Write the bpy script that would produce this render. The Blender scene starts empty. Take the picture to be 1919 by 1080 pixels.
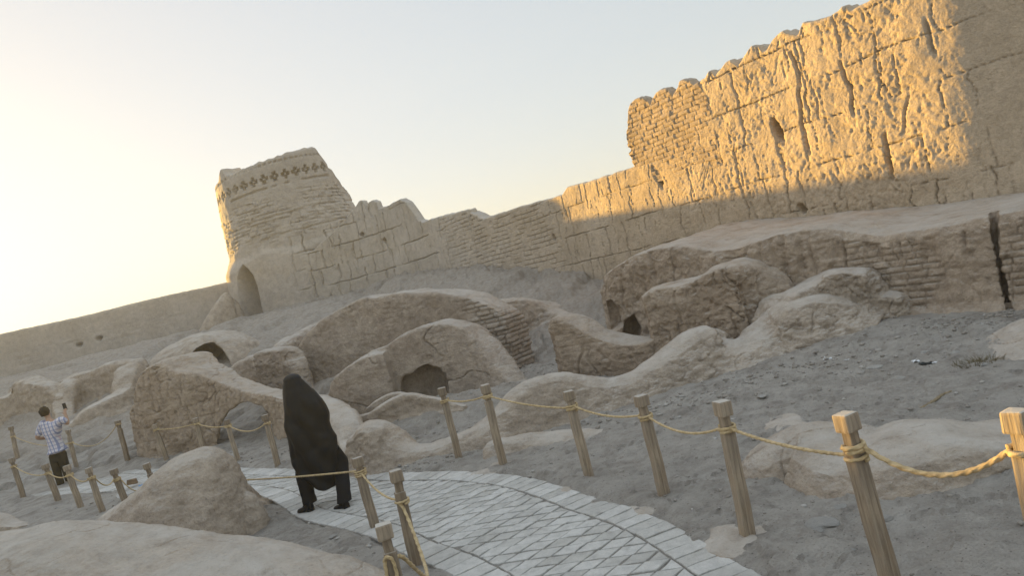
import bpy, bmesh, math, random
import numpy as np
from mathutils import Vector, Matrix

random.seed(7); np.random.seed(7)
sc = bpy.context.scene
COL = sc.collection
R = math.radians

# ------------------------------------------------------------------ camera
FPX, W0, H0 = 1386.0, 1919.0, 1080.0
EYE = np.array([0.0, 0.0, 2.2])
ROLL, PITCH = R(14.0), R(1.32)
_f = np.array([0, math.cos(PITCH), -math.sin(PITCH)])
_u0 = np.array([0, math.sin(PITCH), math.cos(PITCH)])
_r0 = np.array([1.0, 0, 0])
CR = _r0*math.cos(ROLL) - _u0*math.sin(ROLL)
CU = _u0*math.cos(ROLL) + _r0*math.sin(ROLL)
def ray(px, py):
    return _f*FPX + CR*(px-W0/2) + CU*(H0/2-py)
def at(px, py, Y):
    d = ray(px, py); return EYE + d*(Y/d[1])
def gnd(px, py, z=0.0):
    d = ray(px, py); return EYE + d*((z-EYE[2])/d[2])
def make_camera():
    cd = bpy.data.cameras.new('camera'); cd.sensor_width = 36; cd.lens = FPX/W0*36
    cd.clip_end = 3000; cd.clip_start = .05
    c = bpy.data.objects.new('camera', cd); COL.objects.link(c)
    M = Matrix(((CR[0], CU[0], -_f[0], EYE[0]), (CR[1], CU[1], -_f[1], EYE[1]),
                (CR[2], CU[2], -_f[2], EYE[2]), (0, 0, 0, 1)))
    c.matrix_world = M; sc.camera = c
make_camera()

# ------------------------------------------------------------------ numpy noise
def _h(ix, iy, iz, s):
    n = (ix.astype(np.int64)*73856093) ^ (iy.astype(np.int64)*19349663) ^ (iz.astype(np.int64)*83492791) ^ (s*2654435)
    n = (n & 0xffffffff).astype(np.uint32)
    n ^= n >> np.uint32(16); n *= np.uint32(0x7feb352d); n ^= n >> np.uint32(15)
    n *= np.uint32(0x846ca68b); n ^= n >> np.uint32(16)
    return n
def hash01(ix, iy=0, s=0):
    ix = np.asarray(ix); iy = np.asarray(iy) + 0*ix
    return _h(ix, iy, 0*ix+11, s).astype(np.float64)/4294967295.0
def perlin(P, s=0):
    P = np.asarray(P, dtype=np.float64); i = np.floor(P).astype(np.int64); f = P-i
    w = f*f*f*(f*(f*6-15)+10)
    out = 0
    for dx in (0, 1):
        wx = w[:, 0] if dx else 1-w[:, 0]
        for dy in (0, 1):
            wy = w[:, 1] if dy else 1-w[:, 1]
            for dz in (0, 1):
                wz = w[:, 2] if dz else 1-w[:, 2]
                h = _h(i[:, 0]+dx, i[:, 1]+dy, i[:, 2]+dz, s)
                gx = (h & np.uint32(1023)).astype(np.float64)/511.5-1
                gy = ((h >> np.uint32(10)) & np.uint32(1023)).astype(np.float64)/511.5-1
                gz = ((h >> np.uint32(20)) & np.uint32(1023)).astype(np.float64)/511.5-1
                out = out + wx*wy*wz*(gx*(f[:, 0]-dx)+gy*(f[:, 1]-dy)+gz*(f[:, 2]-dz))
    return out*1.2
def fbm(P, sc_=1.0, oc=4, s=0, gain=.5):
    P = np.asarray(P)*sc_; a, o, t = 1.0, 0, 0
    for k in range(oc):
        o = o+a*perlin(P+17.3*k, s+k); t += a; a *= gain; P = P*2.03
    return o/t*1.6
def sst(a, b, x):
    t = np.clip((x-a)/(b-a), 0, 1); return t*t*(3-2*t)

# ------------------------------------------------------------------ surface relief (depths in metres, + = outwards)
def crack(P, scale, width, s, mask=.0):
    """thin wandering cracks: zero set of a warped noise, broken up by a mask"""
    Q = P + .25/scale*np.stack([perlin(P*scale*2.1, s+5), perlin(P*scale*2.1+9, s+6), perlin(P*scale*2.1+5, s+7)], 1)
    n = np.abs(perlin(Q*scale, s))
    m = sst(mask, mask+.15, perlin(P*scale*.7+31, s+9))
    return (1-sst(0, width, n))*m
def bricks(u, z, h, L, s, jw=.16):
    uw = u+.03*np.sin(z*3.1)
    zz = z/h + .07*np.sin(u*.7+s)+.05*np.sin(u*3.3+s)
    r = np.floor(zz); fz = zz-r
    g1 = 1-sst(0, jw, np.minimum(fz, 1-fz))
    off = hash01(r.astype(int), 3, s)
    fu = uw/L+off+.5*(r % 2); ci = np.floor(fu); fu = fu-ci
    g2 = 1-sst(0, jw*h/L*1.2, np.minimum(fu, 1-fu))
    bump = hash01(r.astype(int), ci.astype(int), s+1)
    return np.maximum(g1, g2), bump
def cells(u, z, h, L, s, wid=.035):
    """rammed-earth lifts: level seams and wandering upright cracks"""
    P = np.stack([u, z, 0*u+s], 1)
    zz = (z+.07*perlin(P*.8, s)+.03*perlin(P*3, s+1))/h
    r = np.floor(zz+.5); dz = np.abs(zz+.5-r-0) ; dz = np.minimum(dz, 1-dz)*h
    k = perlin(P*1.1+7, s+2)
    g1 = (1-sst(0, wid*.75, dz))*sst(-.25, .15, k)
    uu = u+.10*perlin(P*np.array([1.0, 3.2, 1]), s+3)+.04*perlin(P*np.array([3, 9, 1]), s+4)
    ri = r.astype(int)
    fu = uu/L+hash01(ri, 1, s)*7.3
    ci = np.floor(fu).astype(int); best = None; hid = None
    for d in (-1, 0, 1):
        pos = ci+d+.15+.7*hash01(ci+d, ri, s+8)
        dd = np.abs(fu-pos)*L
        if best is None: best, hid = dd, hash01(ci+d, ri, s+12)
        else:
            m = dd < best; best = np.where(m, dd, best); hid = np.where(m, hash01(ci+d, ri, s+12), hid)
    ww = wid*(.35+.9*hid)
    g2 = (1-sst(0, ww, best))*sst(.12, .35, hid+.25*perlin(P*2.2, s+6))
    return g1, g2
def adobe_disp(co, no, st):
    u = co@np.array([st.get('dx', 1.0), st.get('dy', 0.0), 0.0]); z = co[:, 2]
    side = sst(.8, .35, np.abs(no[:, 2]))
    s = st.get('seed', 1)
    d = st.get('big', .06)*fbm(co, st.get('bs', 1.3), 3, s)
    rough, topr = st.get('rough', .02), st.get('top', .006)
    d += st.get('chip', 0)*fbm(co*np.array([1, 1, 1.6]), 3.1, 3, s+14, .6)*(.35+.65*side)
    n2 = fbm(co*np.array([1, 1, 1.9]), st.get('rs', 7.0), 4, s+20, .6)
    msk = sst(-.35, .25, fbm(co, 1.1, 2, s+33))*.75+.25
    d += (topr+(rough-topr)*side*msk)*n2
    if st.get('pit', 0): d -= st['pit']*side*msk*np.clip(fbm(co*np.array([.8, .8, 1.6]), st.get('ps', 12), 2, s+50)-.10, 0, 1)
    if st.get('brick', 0):
        g, b = bricks(u, z, st.get('bh', .11), st.get('bl', .3), s)
        mk = sst(st.get('bm', -.1), st.get('bm', -.1)+.3, fbm(co, .9, 2, s+60))*side
        d -= st['brick']*g*mk; d += st['brick']*.6*(b-.5)*mk
    if st.get('crack', 0):
        for k, cs in enumerate(st.get('cs', (.9, 1.9))):
            d -= st['crack']*crack(co, cs, st.get('cw', .022)*cs/1.2, s+70+9*k, st.get('cm', .02))*(.35+.65*side)
    return d

# ------------------------------------------------------------------ mesh helpers
def mesh_np(name, V, F):
    me = bpy.data.meshes.new(name)
    V = np.asarray(V, dtype=np.float64); me.from_pydata([tuple(v) for v in V] if len(V) < 3000 else V.tolist(), [], F)
    me.update(); return me
def grid_mesh(name, V, nu, nv, close_u=False, caps=False):
    """V laid out [nu][nv]"""
    V = np.asarray(V).reshape(-1, 3)
    iu = np.arange(nu if close_u else nu-1); iv = np.arange(nv-1)
    A, B = np.meshgrid(iu, iv, indexing='ij'); A2 = (A+1) % nu
    q = np.stack([A*nv+B, A2*nv+B, A2*nv+B+1, A*nv+B+1], -1).reshape(-1, 4)
    me = bpy.data.meshes.new(name)
    extra = []
    if caps: extra = [list(range(nv-1, -1, -1))[::-1], [(nu-1)*nv+k for k in range(nv)][::-1]]
    nq = len(q); ne = sum(len(e) for e in extra)
    me.vertices.add(len(V)); me.vertices.foreach_set('co', V.astype(np.float32).ravel())
    me.loops.add(nq*4+ne); idx = q.ravel().tolist()
    for e in extra: idx += e
    me.loops.foreach_set('vertex_index', idx)
    me.polygons.add(nq+len(extra))
    ls = list(range(0, nq*4, 4)); p = nq*4
    for e in extra: ls.append(p); p += len(e)
    me.polygons.foreach_set('loop_start', ls)
    me.update(calc_edges=True); me.validate(); return me
def smooth_mesh(me, on=True):
    me.polygons.foreach_set('use_smooth', [on]*len(me.polygons)); me.update()
def get_co(me):
    a = np.empty(len(me.vertices)*3, dtype=np.float32); me.vertices.foreach_get('co', a); return a.reshape(-1, 3).astype(np.float64)
def get_no(me):
    a = np.empty(len(me.vertices)*3, dtype=np.float32); me.vertices.foreach_get('normal', a); return a.reshape(-1, 3).astype(np.float64)
def set_co(me, c):
    me.vertices.foreach_set('co', c.astype(np.float32).ravel()); me.update()
def fix_normals(me):
    bm = bmesh.new(); bm.from_mesh(me); bmesh.ops.recalc_face_normals(bm, faces=bm.faces); bm.to_mesh(me); bm.free()
def tag(o, label=None, cat=None, group=None, kind=None):
    if label:
        o['label'] = label
        if cat and not kind: o['kind'] = 'thing'
    if cat: o['category'] = cat
    if group: o['group'] = group
    if kind: o['kind'] = kind
    return o
def obj(name, me, mat, parent=None, origin=True):
    """link a mesh (world coordinates) as one object, its origin set to its base"""
    o = bpy.data.objects.new(name, me); COL.objects.link(o)
    if mat is not None: me.materials.clear(); me.materials.append(mat)
    if parent is not None:
        o.parent = parent
        me.transform(Matrix.Translation(parent.matrix_basis.translation).inverted() if parent.parent is None else Matrix())
        me.update()
    elif origin and len(me.vertices):
        c = get_co(me); b = Vector(((c[:, 0].min()+c[:, 0].max())/2, (c[:, 1].min()+c[:, 1].max())/2, c[:, 2].min()))
        me.transform(Matrix.Translation(-b)); o.location = b; me.update()
    return o
def empty(name, loc, rz=0.0):
    o = bpy.data.objects.new(name, None); COL.objects.link(o); o.location = loc; o.rotation_euler = (0, 0, rz)
    o.empty_display_size = .2; return o
def evaluated(me, mods):
    """run modifiers on a mesh and return the result, leaving nothing behind"""
    o = bpy.data.objects.new('tmp', me); COL.objects.link(o)
    for t, kw in mods:
        m = o.modifiers.new(t, t)
        for k, v in kw.items(): setattr(m, k, v)
    dg = bpy.context.evaluated_depsgraph_get(); dg.update()
    r = bpy.data.meshes.new_from_object(o.evaluated_get(dg))
    bpy.data.objects.remove(o, do_unlink=True); return r
def join_meshes(ms):
    bm = bmesh.new()
    for m in ms: bm.from_mesh(m)
    r = bpy.data.meshes.new('j'); bm.to_mesh(r); bm.free(); return r
def catmull(pts, step):
    """dense points through control rows (any number of columns); first three columns give arc length"""
    P = np.asarray(pts, float); out = []
    n = len(P)
    for i in range(n-1):
        p0, p1, p2, p3 = P[max(i-1, 0)], P[i], P[i+1], P[min(i+2, n-1)]
        L = np.linalg.norm(p2[:3]-p1[:3]); k = max(1, int(math.ceil(L/step)))
        for j in range(k):
            t = j/k
            out.append(.5*((2*p1)+(-p0+p2)*t+(2*p0-5*p1+4*p2-p3)*t*t+(-p0+3*p1-3*p2+p3)*t**3))
    out.append(P[-1]); return np.array(out)
PROF = [(-1.5, -.25), (-1.3, .0), (-1.12, .12), (-1.0, .3), (-.96, .55), (-.92, .78), (-.80, .93), (-.55, .985), (0, 1.0)]
PROF_SOFT = [(-1.9, -.25), (-1.6, .0), (-1.3, .16), (-1.08, .38), (-.88, .62), (-.65, .82), (-.42, .94), (-.2, .99), (0, 1.0)]
PROF_BOX = [(-1.35, -.25), (-1.18, .0), (-1.06, .10), (-1.0, .25), (-.99, .6), (-.975, .90), (-.93, .97), (-.82, .995), (-.4, 1.0), (0, 1.0)]
PROF_LOW = [(-1.35, -.5), (-1.2, .0), (-1.10, .22), (-1.0, .5), (-.86, .76), (-.64, .92), (-.4, .97), (-.2, .99), (0, 1.0)]
def ribbon(rows, prof=PROF, step=.12, cap=(1, 1)):
    """a mud wall: rows of (x, y, z_top, half_width, z_base); rounded crest, sides flaring at the foot"""
    D = catmull(rows, step); n = len(D)
    T = np.gradient(D[:, :2], axis=0); T /= (np.linalg.norm(T, axis=1)[:, None]+1e-9)
    N = np.stack([-T[:, 1], T[:, 0]], 1)
    full = prof+[(-a, b) for a, b in prof[-2::-1]]
    full = np.array(full)
    rings = []
    def ring(c, nrm, zt, zb, w, hs, shift=0):
        o = full[:, 0]*w; z = zb+full[:, 1]*(zt-zb)*hs
        z = np.where(full[:, 1] < 0, zb+full[:, 1]*1.0, z)
        return np.stack([c[0]+nrm[0]*o, c[1]+nrm[1]*o, z], 1)
    def capr(i, sgn):
        rs = []
        for a in (80, 60, 40, 20):
            s_ = math.sin(R(a)); e = D[i, 3]*s_*.8*sgn
            c = D[i, :2]+T[i]*e; k = max(.08, math.cos(R(a)))
            rs.append(ring(c, N[i], D[i, 2], D[i, 4], D[i, 3]*k**.7, .25+.75*k**.6))
        return rs
    if cap[0]: rings += capr(0, -1)
    for i in range(n): rings.append(ring(D[i, :2], N[i], D[i, 2], D[i, 4], D[i, 3], 1))
    if cap[1]: rings += capr(n-1, 1)[::-1]
    nv = len(full)
    V = np.array(rings)
    # close the underside
    V = np.concatenate([V, V[:, :1]], 1)
    me = grid_mesh('r', V.reshape(-1, 3), len(rings), nv+1, caps=True)
    bm = bmesh.new(); bm.from_mesh(me); bmesh.ops.remove_doubles(bm, verts=bm.verts, dist=1e-5)
    bmesh.ops.recalc_face_normals(bm, faces=bm.faces); bm.to_mesh(me); bm.free()
    return me
def adobe(name, meshes, mat, vox, st, cuts=(), smooth=6, parent=None, cut_late=()):
    me = join_meshes(meshes)
    mods = [('REMESH', dict(mode='VOXEL', voxel_size=vox, adaptivity=0))]
    cobs = []
    for c in cuts:
        co_ = bpy.data.objects.new('cutter', c); COL.objects.link(co_); cobs.append(co_)
        mods.append(('BOOLEAN', dict(object=co_, operation='DIFFERENCE', solver='EXACT')))
    if cuts: mods.append(('REMESH', dict(mode='VOXEL', voxel_size=vox, adaptivity=0)))
    mods.append(('SMOOTH', dict(factor=.5, iterations=smooth)))
    r = evaluated(me, mods)
    for c in cobs: bpy.data.objects.remove(c, do_unlink=True)
    co, no = get_co(r), get_no(r)
    d = adobe_disp(co, no, st); co = co+no*d[:, None]
    if st.get('extra'): co = st['extra'](co, no)
    set_co(r, co); smooth_mesh(r)
    return obj(name, r, mat, parent)
def prism(poly_px, Y, y0, y1):
    """cutter: a picture outline seen at depth Y, swept straight from y0 to y1"""
    P = [at(px, py, Y) for px, py in poly_px]
    c = sum(P)/len(P)-EYE; k = c[0]/c[1]                  # the hole runs on along the line of sight, as the opening in the photo does
    V = [(p[0]+(y0-Y)*k, y0, p[2]) for p in P]+[(p[0]+(y1-Y)*k, y1, p[2]) for p in P]; n = len(P)
    F = [list(range(n)), list(range(2*n-1, n-1, -1))]+[[i, (i+1) % n, n+(i+1) % n, n+i][::-1] for i in range(n)]
    me = mesh_np('c', V, F); fix_normals(me); return me
# ------------------------------------------------------------------ materials
def new_mat(name):
    m = bpy.data.materials.new(name); m.use_nodes = True
    nt = m.node_tree; b = nt.nodes['Principled BSDF']; b.inputs['Roughness'].default_value = .95
    b.inputs['Specular IOR Level'].default_value = .12
    return m, nt, b
def node(nt, t, **kw):
    n = nt.nodes.new(t)
    for k, v in kw.items():
        if k in n.inputs.keys(): n.inputs[k].default_value = v
        else: setattr(n, k, v)
    return n
def ramp(nt, src, stops):
    r = nt.nodes.new('ShaderNodeValToRGB'); e = r.color_ramp.elements
    while len(e) < len(stops): e.new(.5)
    for q, (p, c) in zip(e, stops): q.position = p; q.color = (*c, 1) if len(c) == 3 else (c[0],)*3+(1,)
    nt.links.new(src, r.inputs[0]); return r.outputs[0]
def mixc(nt, fac, a, b, blend='MIX'):
    m = nt.nodes.new('ShaderNodeMix'); m.data_type = 'RGBA'; m.blend_type = blend
    for s, v in ((0, fac), (6, a), (7, b)):
        if hasattr(v, 'node'): nt.links.new(v, m.inputs[s])
        elif s == 0: m.inputs[0].default_value = v
        else: m.inputs[s].default_value = (*v, 1)
    return m.outputs[2]
def mth(nt, op, a, b=None):
    m = nt.nodes.new('ShaderNodeMath'); m.operation = op
    for i, v in enumerate((a, b)):
        if v is None: continue
        if hasattr(v, 'node'): nt.links.new(v, m.inputs[i])
        else: m.inputs[i].default_value = v
    return m.outputs[0]
def noise(nt, vec, scale, detail=4, rough=.55, dist=0):
    n = nt.nodes.new('ShaderNodeTexNoise'); n.inputs['Scale'].default_value = scale; n.inputs['Detail'].default_value = detail
    n.inputs['Roughness'].default_value = rough; n.inputs['Distortion'].default_value = dist
    nt.links.new(vec, n.inputs['Vector']); return n.outputs['Fac']
def bump(nt, h, dist, strength=1.0, prev=None):
    b = nt.nodes.new('ShaderNodeBump'); b.inputs['Strength'].default_value = strength; b.inputs['Distance'].default_value = dist
    nt.links.new(h, b.inputs['Height'])
    if prev is not None: nt.links.new(prev, b.inputs['Normal'])
    return b.outputs[0]
def mat_earth(name, base, alt, pale, s=1.0, fine=.012, dust_skylight=.5, specks=False, blotch=.5):
    """weathered mud: broad drifts of two tones, level parts paler with dusty film and painted skylight, fine grain"""
    m, nt, b = new_mat(name); tc = nt.nodes.new('ShaderNodeTexCoord').outputs['Object']
    n1 = noise(nt, tc, .8*s, 5, .6, .3); n2 = noise(nt, tc, 6*s, 5, .65); n3 = noise(nt, tc, 34*s, 4, .7)
    c = mixc(nt, ramp(nt, n1, [(.36, (0,)), (.64, (1,))]), base, alt)
    c = mixc(nt, blotch, c, ramp(nt, n2, [(.3, (.50,)), (.5, (1.0,)), (.70, (1.38,))]), 'MULTIPLY')
    c = mixc(nt, .40, c, ramp(nt, n3, [(.3, (.62,)), (.5, (1.0,)), (.7, (1.3,))]), 'MULTIPLY')
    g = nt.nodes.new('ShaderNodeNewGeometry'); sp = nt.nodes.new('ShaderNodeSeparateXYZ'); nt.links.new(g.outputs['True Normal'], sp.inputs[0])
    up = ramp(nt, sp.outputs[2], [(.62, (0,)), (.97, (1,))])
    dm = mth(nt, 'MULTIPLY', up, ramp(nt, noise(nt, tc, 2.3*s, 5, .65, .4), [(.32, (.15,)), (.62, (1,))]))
    c = mixc(nt, mth(nt, 'MULTIPLY', dm, dust_skylight), c, pale)  # dusty tone plus skylight put into the colour of up-facing parts
    if specks:
        v = nt.nodes.new('ShaderNodeTexVoronoi'); v.inputs['Scale'].default_value = 38; nt.links.new(tc, v.inputs['Vector'])
        w = nt.nodes.new('ShaderNodeSeparateColor'); nt.links.new(v.outputs['Color'], w.inputs[0])
        dot = mth(nt, 'MULTIPLY', ramp(nt, v.outputs['Distance'], [(.12, (1,)), (.26, (0,))]), ramp(nt, w.outputs[0], [(.72, (0,)), (.76, (1,))]))
        c = mixc(nt, mth(nt, 'MULTIPLY', dot, .7), c, (.30, .28, .25))
        dot2 = mth(nt, 'MULTIPLY', ramp(nt, v.outputs['Distance'], [(.14, (1,)), (.3, (0,))]), ramp(nt, w.outputs[1], [(.80, (0,)), (.84, (1,))]))
        c = mixc(nt, mth(nt, 'MULTIPLY', dot2, .6), c, (.085, .075, .065))
    if specks:      # the slopes under the walls are washed-out pale mud, the trodden court is greyer
        so = nt.nodes.new('ShaderNodeSeparateXYZ'); nt.links.new(tc, so.inputs[0])
        zz = mth(nt, 'ADD', so.outputs[2], mth(nt, 'MULTIPLY', mth(nt, 'SUBTRACT', noise(nt, tc, 1.1, 4), .5), .9))
        mud = mixc(nt, ramp(nt, n2, [(.35, (0,)), (.65, (1,))]), (.345, .295, .245), (.44, .395, .345))
        c = mixc(nt, ramp(nt, zz, [(.25, (0,)), (.75, (.9,))]), c, mud)
    nt.links.new(c, b.inputs['Base Color'])
    h = mth(nt, 'ADD', mth(nt, 'MULTIPLY', noise(nt, tc, 14*s, 6, .65), .8), mth(nt, 'MULTIPLY', n3, .5))
    nb = bump(nt, h, fine*2.2, 1.0)
    nb = bump(nt, noise(nt, tc, 90*s, 3, .6), fine*.35, .8, nb)
    nt.links.new(nb, b.inputs['Normal']); return m
AP = (.45, .41, .365)
M = {}
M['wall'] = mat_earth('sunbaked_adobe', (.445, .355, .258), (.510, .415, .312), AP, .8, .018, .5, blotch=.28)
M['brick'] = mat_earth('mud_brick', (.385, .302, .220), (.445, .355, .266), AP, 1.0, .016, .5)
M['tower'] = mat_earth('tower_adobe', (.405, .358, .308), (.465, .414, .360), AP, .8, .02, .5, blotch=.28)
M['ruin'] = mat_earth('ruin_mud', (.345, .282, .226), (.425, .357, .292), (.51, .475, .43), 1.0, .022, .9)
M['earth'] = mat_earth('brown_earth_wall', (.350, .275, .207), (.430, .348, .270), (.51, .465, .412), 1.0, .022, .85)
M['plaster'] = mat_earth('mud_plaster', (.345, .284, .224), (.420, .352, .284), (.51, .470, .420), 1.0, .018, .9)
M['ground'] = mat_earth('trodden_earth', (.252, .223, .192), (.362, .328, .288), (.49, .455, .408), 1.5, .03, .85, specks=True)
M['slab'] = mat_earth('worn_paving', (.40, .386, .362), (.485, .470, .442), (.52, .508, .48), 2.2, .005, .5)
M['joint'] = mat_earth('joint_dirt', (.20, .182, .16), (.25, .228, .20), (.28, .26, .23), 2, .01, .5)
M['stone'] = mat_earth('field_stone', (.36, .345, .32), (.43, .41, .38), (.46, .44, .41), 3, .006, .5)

# every slab its own tone
nt = M['slab'].node_tree; pb = nt.nodes['Principled BSDF']; src = pb.inputs['Base Color'].links[0].from_socket
g = nt.nodes.new('ShaderNodeNewGeometry')
nt.links.new(mixc(nt, 1.0, src, ramp(nt, g.outputs['Random Per Island'], [(0, (.84, .83, .81)), (.5, (.98, .975, .965)), (1, (1.08, 1.08, 1.08))]), 'MULTIPLY'), pb.inputs['Base Color'])
# the long wall's far end, by the tower, is of paler, greyer mud
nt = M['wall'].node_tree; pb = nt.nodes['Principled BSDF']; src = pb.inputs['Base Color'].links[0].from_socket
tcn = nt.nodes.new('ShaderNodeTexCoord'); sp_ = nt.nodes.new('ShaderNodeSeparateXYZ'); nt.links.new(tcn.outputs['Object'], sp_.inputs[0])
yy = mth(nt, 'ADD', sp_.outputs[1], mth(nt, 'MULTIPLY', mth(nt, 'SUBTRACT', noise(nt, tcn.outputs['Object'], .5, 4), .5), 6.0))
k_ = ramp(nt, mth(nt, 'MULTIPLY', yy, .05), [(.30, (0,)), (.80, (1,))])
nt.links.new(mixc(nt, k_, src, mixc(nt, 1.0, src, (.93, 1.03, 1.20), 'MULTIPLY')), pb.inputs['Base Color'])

# ------------------------------------------------------------------ where things stand
P0, PD = np.array([5.0, 15.6]), np.array([.5208, -.8537])          # long wall: a point on it and its direction (towards us)
PN = np.array([-.8537, -.5208])                                      # its face, towards the court
LWY = 34.3                                                           # face of the far wall
def poly_sd(P, poly):
    """signed distance (inside > 0) of points to a polygon"""
    x, y = P[:, 0], P[:, 1]; ins = np.zeros(len(P), bool); dm = np.full(len(P), 1e9)
    n = len(poly)
    for i in range(n):
        x1, y1 = poly[i]; x2, y2 = poly[(i+1) % n]
        c = ((y1 > y) != (y2 > y)) & (x < (x2-x1)*(y-y1)/(y2-y1+1e-12)+x1); ins ^= c
        ex, ey = x2-x1, y2-y1; t = np.clip(((x-x1)*ex+(y-y1)*ey)/(ex*ex+ey*ey), 0, 1)
        dm = np.minimum(dm, np.hypot(x-x1-t*ex, y-y1-t*ey))
    return np.where(ins, dm, -dm)
PATH_R = [(1.75, 1.2), (1.55, 2.4), (1.32, 3.5), (1.03, 4.6), (.92, 5.04), (.78, 5.55), (.59, 6.06), (.25, 6.72), (-.05, 7.36), (-.42, 7.99), (-1.07, 8.76),
          (-1.9, 9.45), (-3.0, 10.55), (-4.5, 12.0), (-6.2, 13.6), (-7.8, 14.95), (-10.1, 17.1), (-13.9, 20.1), (-18, 23)]
PATH_L = [(.1, 1.2), (-.05, 2.6), (-.35, 4.0), (-.62, 4.9), (-1.03, 5.74), (-1.47, 6.39), (-1.89, 7.09), (-2.33, 7.65), (-3.03, 8.49), (-4.03, 10.1), (-5.5, 11.6),
          (-7.09, 13.0), (-9.82, 14.77), (-12.34, 16.6), (-17, 20)]
PATH = PATH_R+PATH_L[::-1]
def terrain(x, y):
    x = np.asarray(x, float); y = np.asarray(y, float)
    d1 = LWY-y
    zA = 2.95*sst(14.5, 32.5, y)
    d2 = (x-P0[0])*PN[0]+(y-P0[1])*PN[1]
    hB = np.interp(y, [13, 16, 18, 20.6, 24, 30, 34], [.25, .5, 1.05, 1.60, 2.40, 3.15, 3.3])
    zB = hB*(1-sst(.6, 5.6, d2))
    z = np.maximum(zA, zB)-.12*np.exp(-((zA-zB)/.5)**2)*sst(.5, 1.5, zA)
    z += .55*np.exp(-(((x+4.2)/1.6)**2+((y-17.4)/1.3)**2))
    z += .42*np.exp(-(((x+1.3)/1.9)**2+((y-12.3)/1.25)**2)**2)
    z += .20*np.exp(-(((x-4.2)/2.2)**2+((y-9.6)/1.0)**2))
    out = np.maximum(sst(.6, 4, -d2), sst(1.0, 6, -d1)); z = z*(1-out)
    return z
def tz(x, y): return float(terrain(np.array([x]), np.array([y]))[0])

def axis(segs):
    """positions along an axis, finely spaced where asked"""
    a = [segs[0][0]]
    for x0, x1, s in segs:
        n = max(1, int(round((x1-x0)/s))); a += list(np.linspace(x0, x1, n+1)[1:])
    return np.array(a)
def grow(a, b, s0, n):
    r = np.geomspace(1, (abs(b-a)/s0), n); r = (r-1)/(r[-1]-1); return a+(b-a)*r
xs = np.concatenate([grow(-14, -700, .5, 40)[::-1][:-1], axis([(-14, -6, .09), (-6, 5.5, .036), (5.5, 9, .08)]), grow(9, 700, .5, 40)[1:]])
ys = np.concatenate([grow(0.5, -200, .5, 24)[::-1][:-1], axis([(.5, 2.5, .08), (2.5, 11, .036), (11, 16, .07), (16, 36, .12)]), grow(36, 900, .5, 40)[1:]])
def build_ground():
    X, Y = np.meshgrid(xs, ys, indexing='ij'); X = X.ravel(); Y = Y.ravel()
    P = np.stack([X, Y, 0*X], 1)
    near = (np.abs(X) < 30) & (Y < 45) & (Y > -10)
    z = terrain(X, Y)
    Q = P[near]; sd = poly_sd(Q[:, :2], PATH)
    wob = .16*fbm(Q, 1.6, 3, 5)+.05*fbm(Q, 7, 2, 8)
    ramp_ = sst(.10, -.14, sd+wob)
    det = .05*fbm(Q, .9, 3, 1)+.026*fbm(Q, 4.5, 4, 2, .6)+.014*fbm(Q*np.array([1, 1.6, 1]), 15, 3, 3)
    det += .035*np.clip(fbm(Q, 8, 3, 12)-.2, 0, 1)-.03*np.clip(fbm(Q, 6, 3, 32)-.3, 0, 1)
    step = sst(-.02, .05, fbm(Q, 1.7, 4, 14)); det += .022*step; led = sst(9.5, 14, Q[:, 1])*(.16*sst(-.05, .06, fbm(Q, .5, 3, 24))+.05*sst(-.03, .03, fbm(Q, 1.0, 3, 26))+.05*fbm(Q, 1.6, 4, 25, .6)-.16)            # trodden crust lifting off in plates
    big = sst(12.5, 20, Q[:, 1]); det = det*(1+.8*big)+led*(z[near] > .1)
    zz = z[near]+np.where(z[near] < .15, ramp_*(.030+det)-.02*(1-ramp_), det+.03)
    # keep the dirt inside the path well below the slabs
    z[near] = zz
    me = grid_mesh('ground', np.stack([X, Y, z], 1), len(xs), len(ys)); smooth_mesh(me)
    o = obj('ground', me, M['ground'], origin=False); tag(o, kind='structure'); return o
ground = build_ground()

# ------------------------------------------------------------------ paving: rhombic slabs in running bond between two kerb bands
def offset_line(L, d):
    L = np.array(L, float); T = np.gradient(L, axis=0); T /= np.linalg.norm(T, axis=1)[:, None]
    return L+np.stack([-T[:, 1], T[:, 0]], 1)*d
def resample(L, s):
    L = catmull([(a, b, 0) for a, b in L], .05)[:, :2]; d = np.r_[0, np.cumsum(np.linalg.norm(np.diff(L, axis=0), axis=1))]
    t = np.arange(0, d[-1], s); return np.stack([np.interp(t, d, L[:, 0]), np.interp(t, d, L[:, 1])], 1)
def clip_poly(P, ax, ay, nx, ny):
    """keep the part of polygon P on the side of (nx, ny) from (ax, ay)"""
    out = []
    for i in range(len(P)):
        a, b = P[i], P[(i+1) % len(P)]
        da = (a[0]-ax)*nx+(a[1]-ay)*ny; db = (b[0]-ax)*nx+(b[1]-ay)*ny
        if da >= 0: out.append(a)
        if da*db < 0: t = da/(da-db); out.append((a[0]+t*(b[0]-a[0]), a[1]+t*(b[1]-a[1])))
    return out
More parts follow.
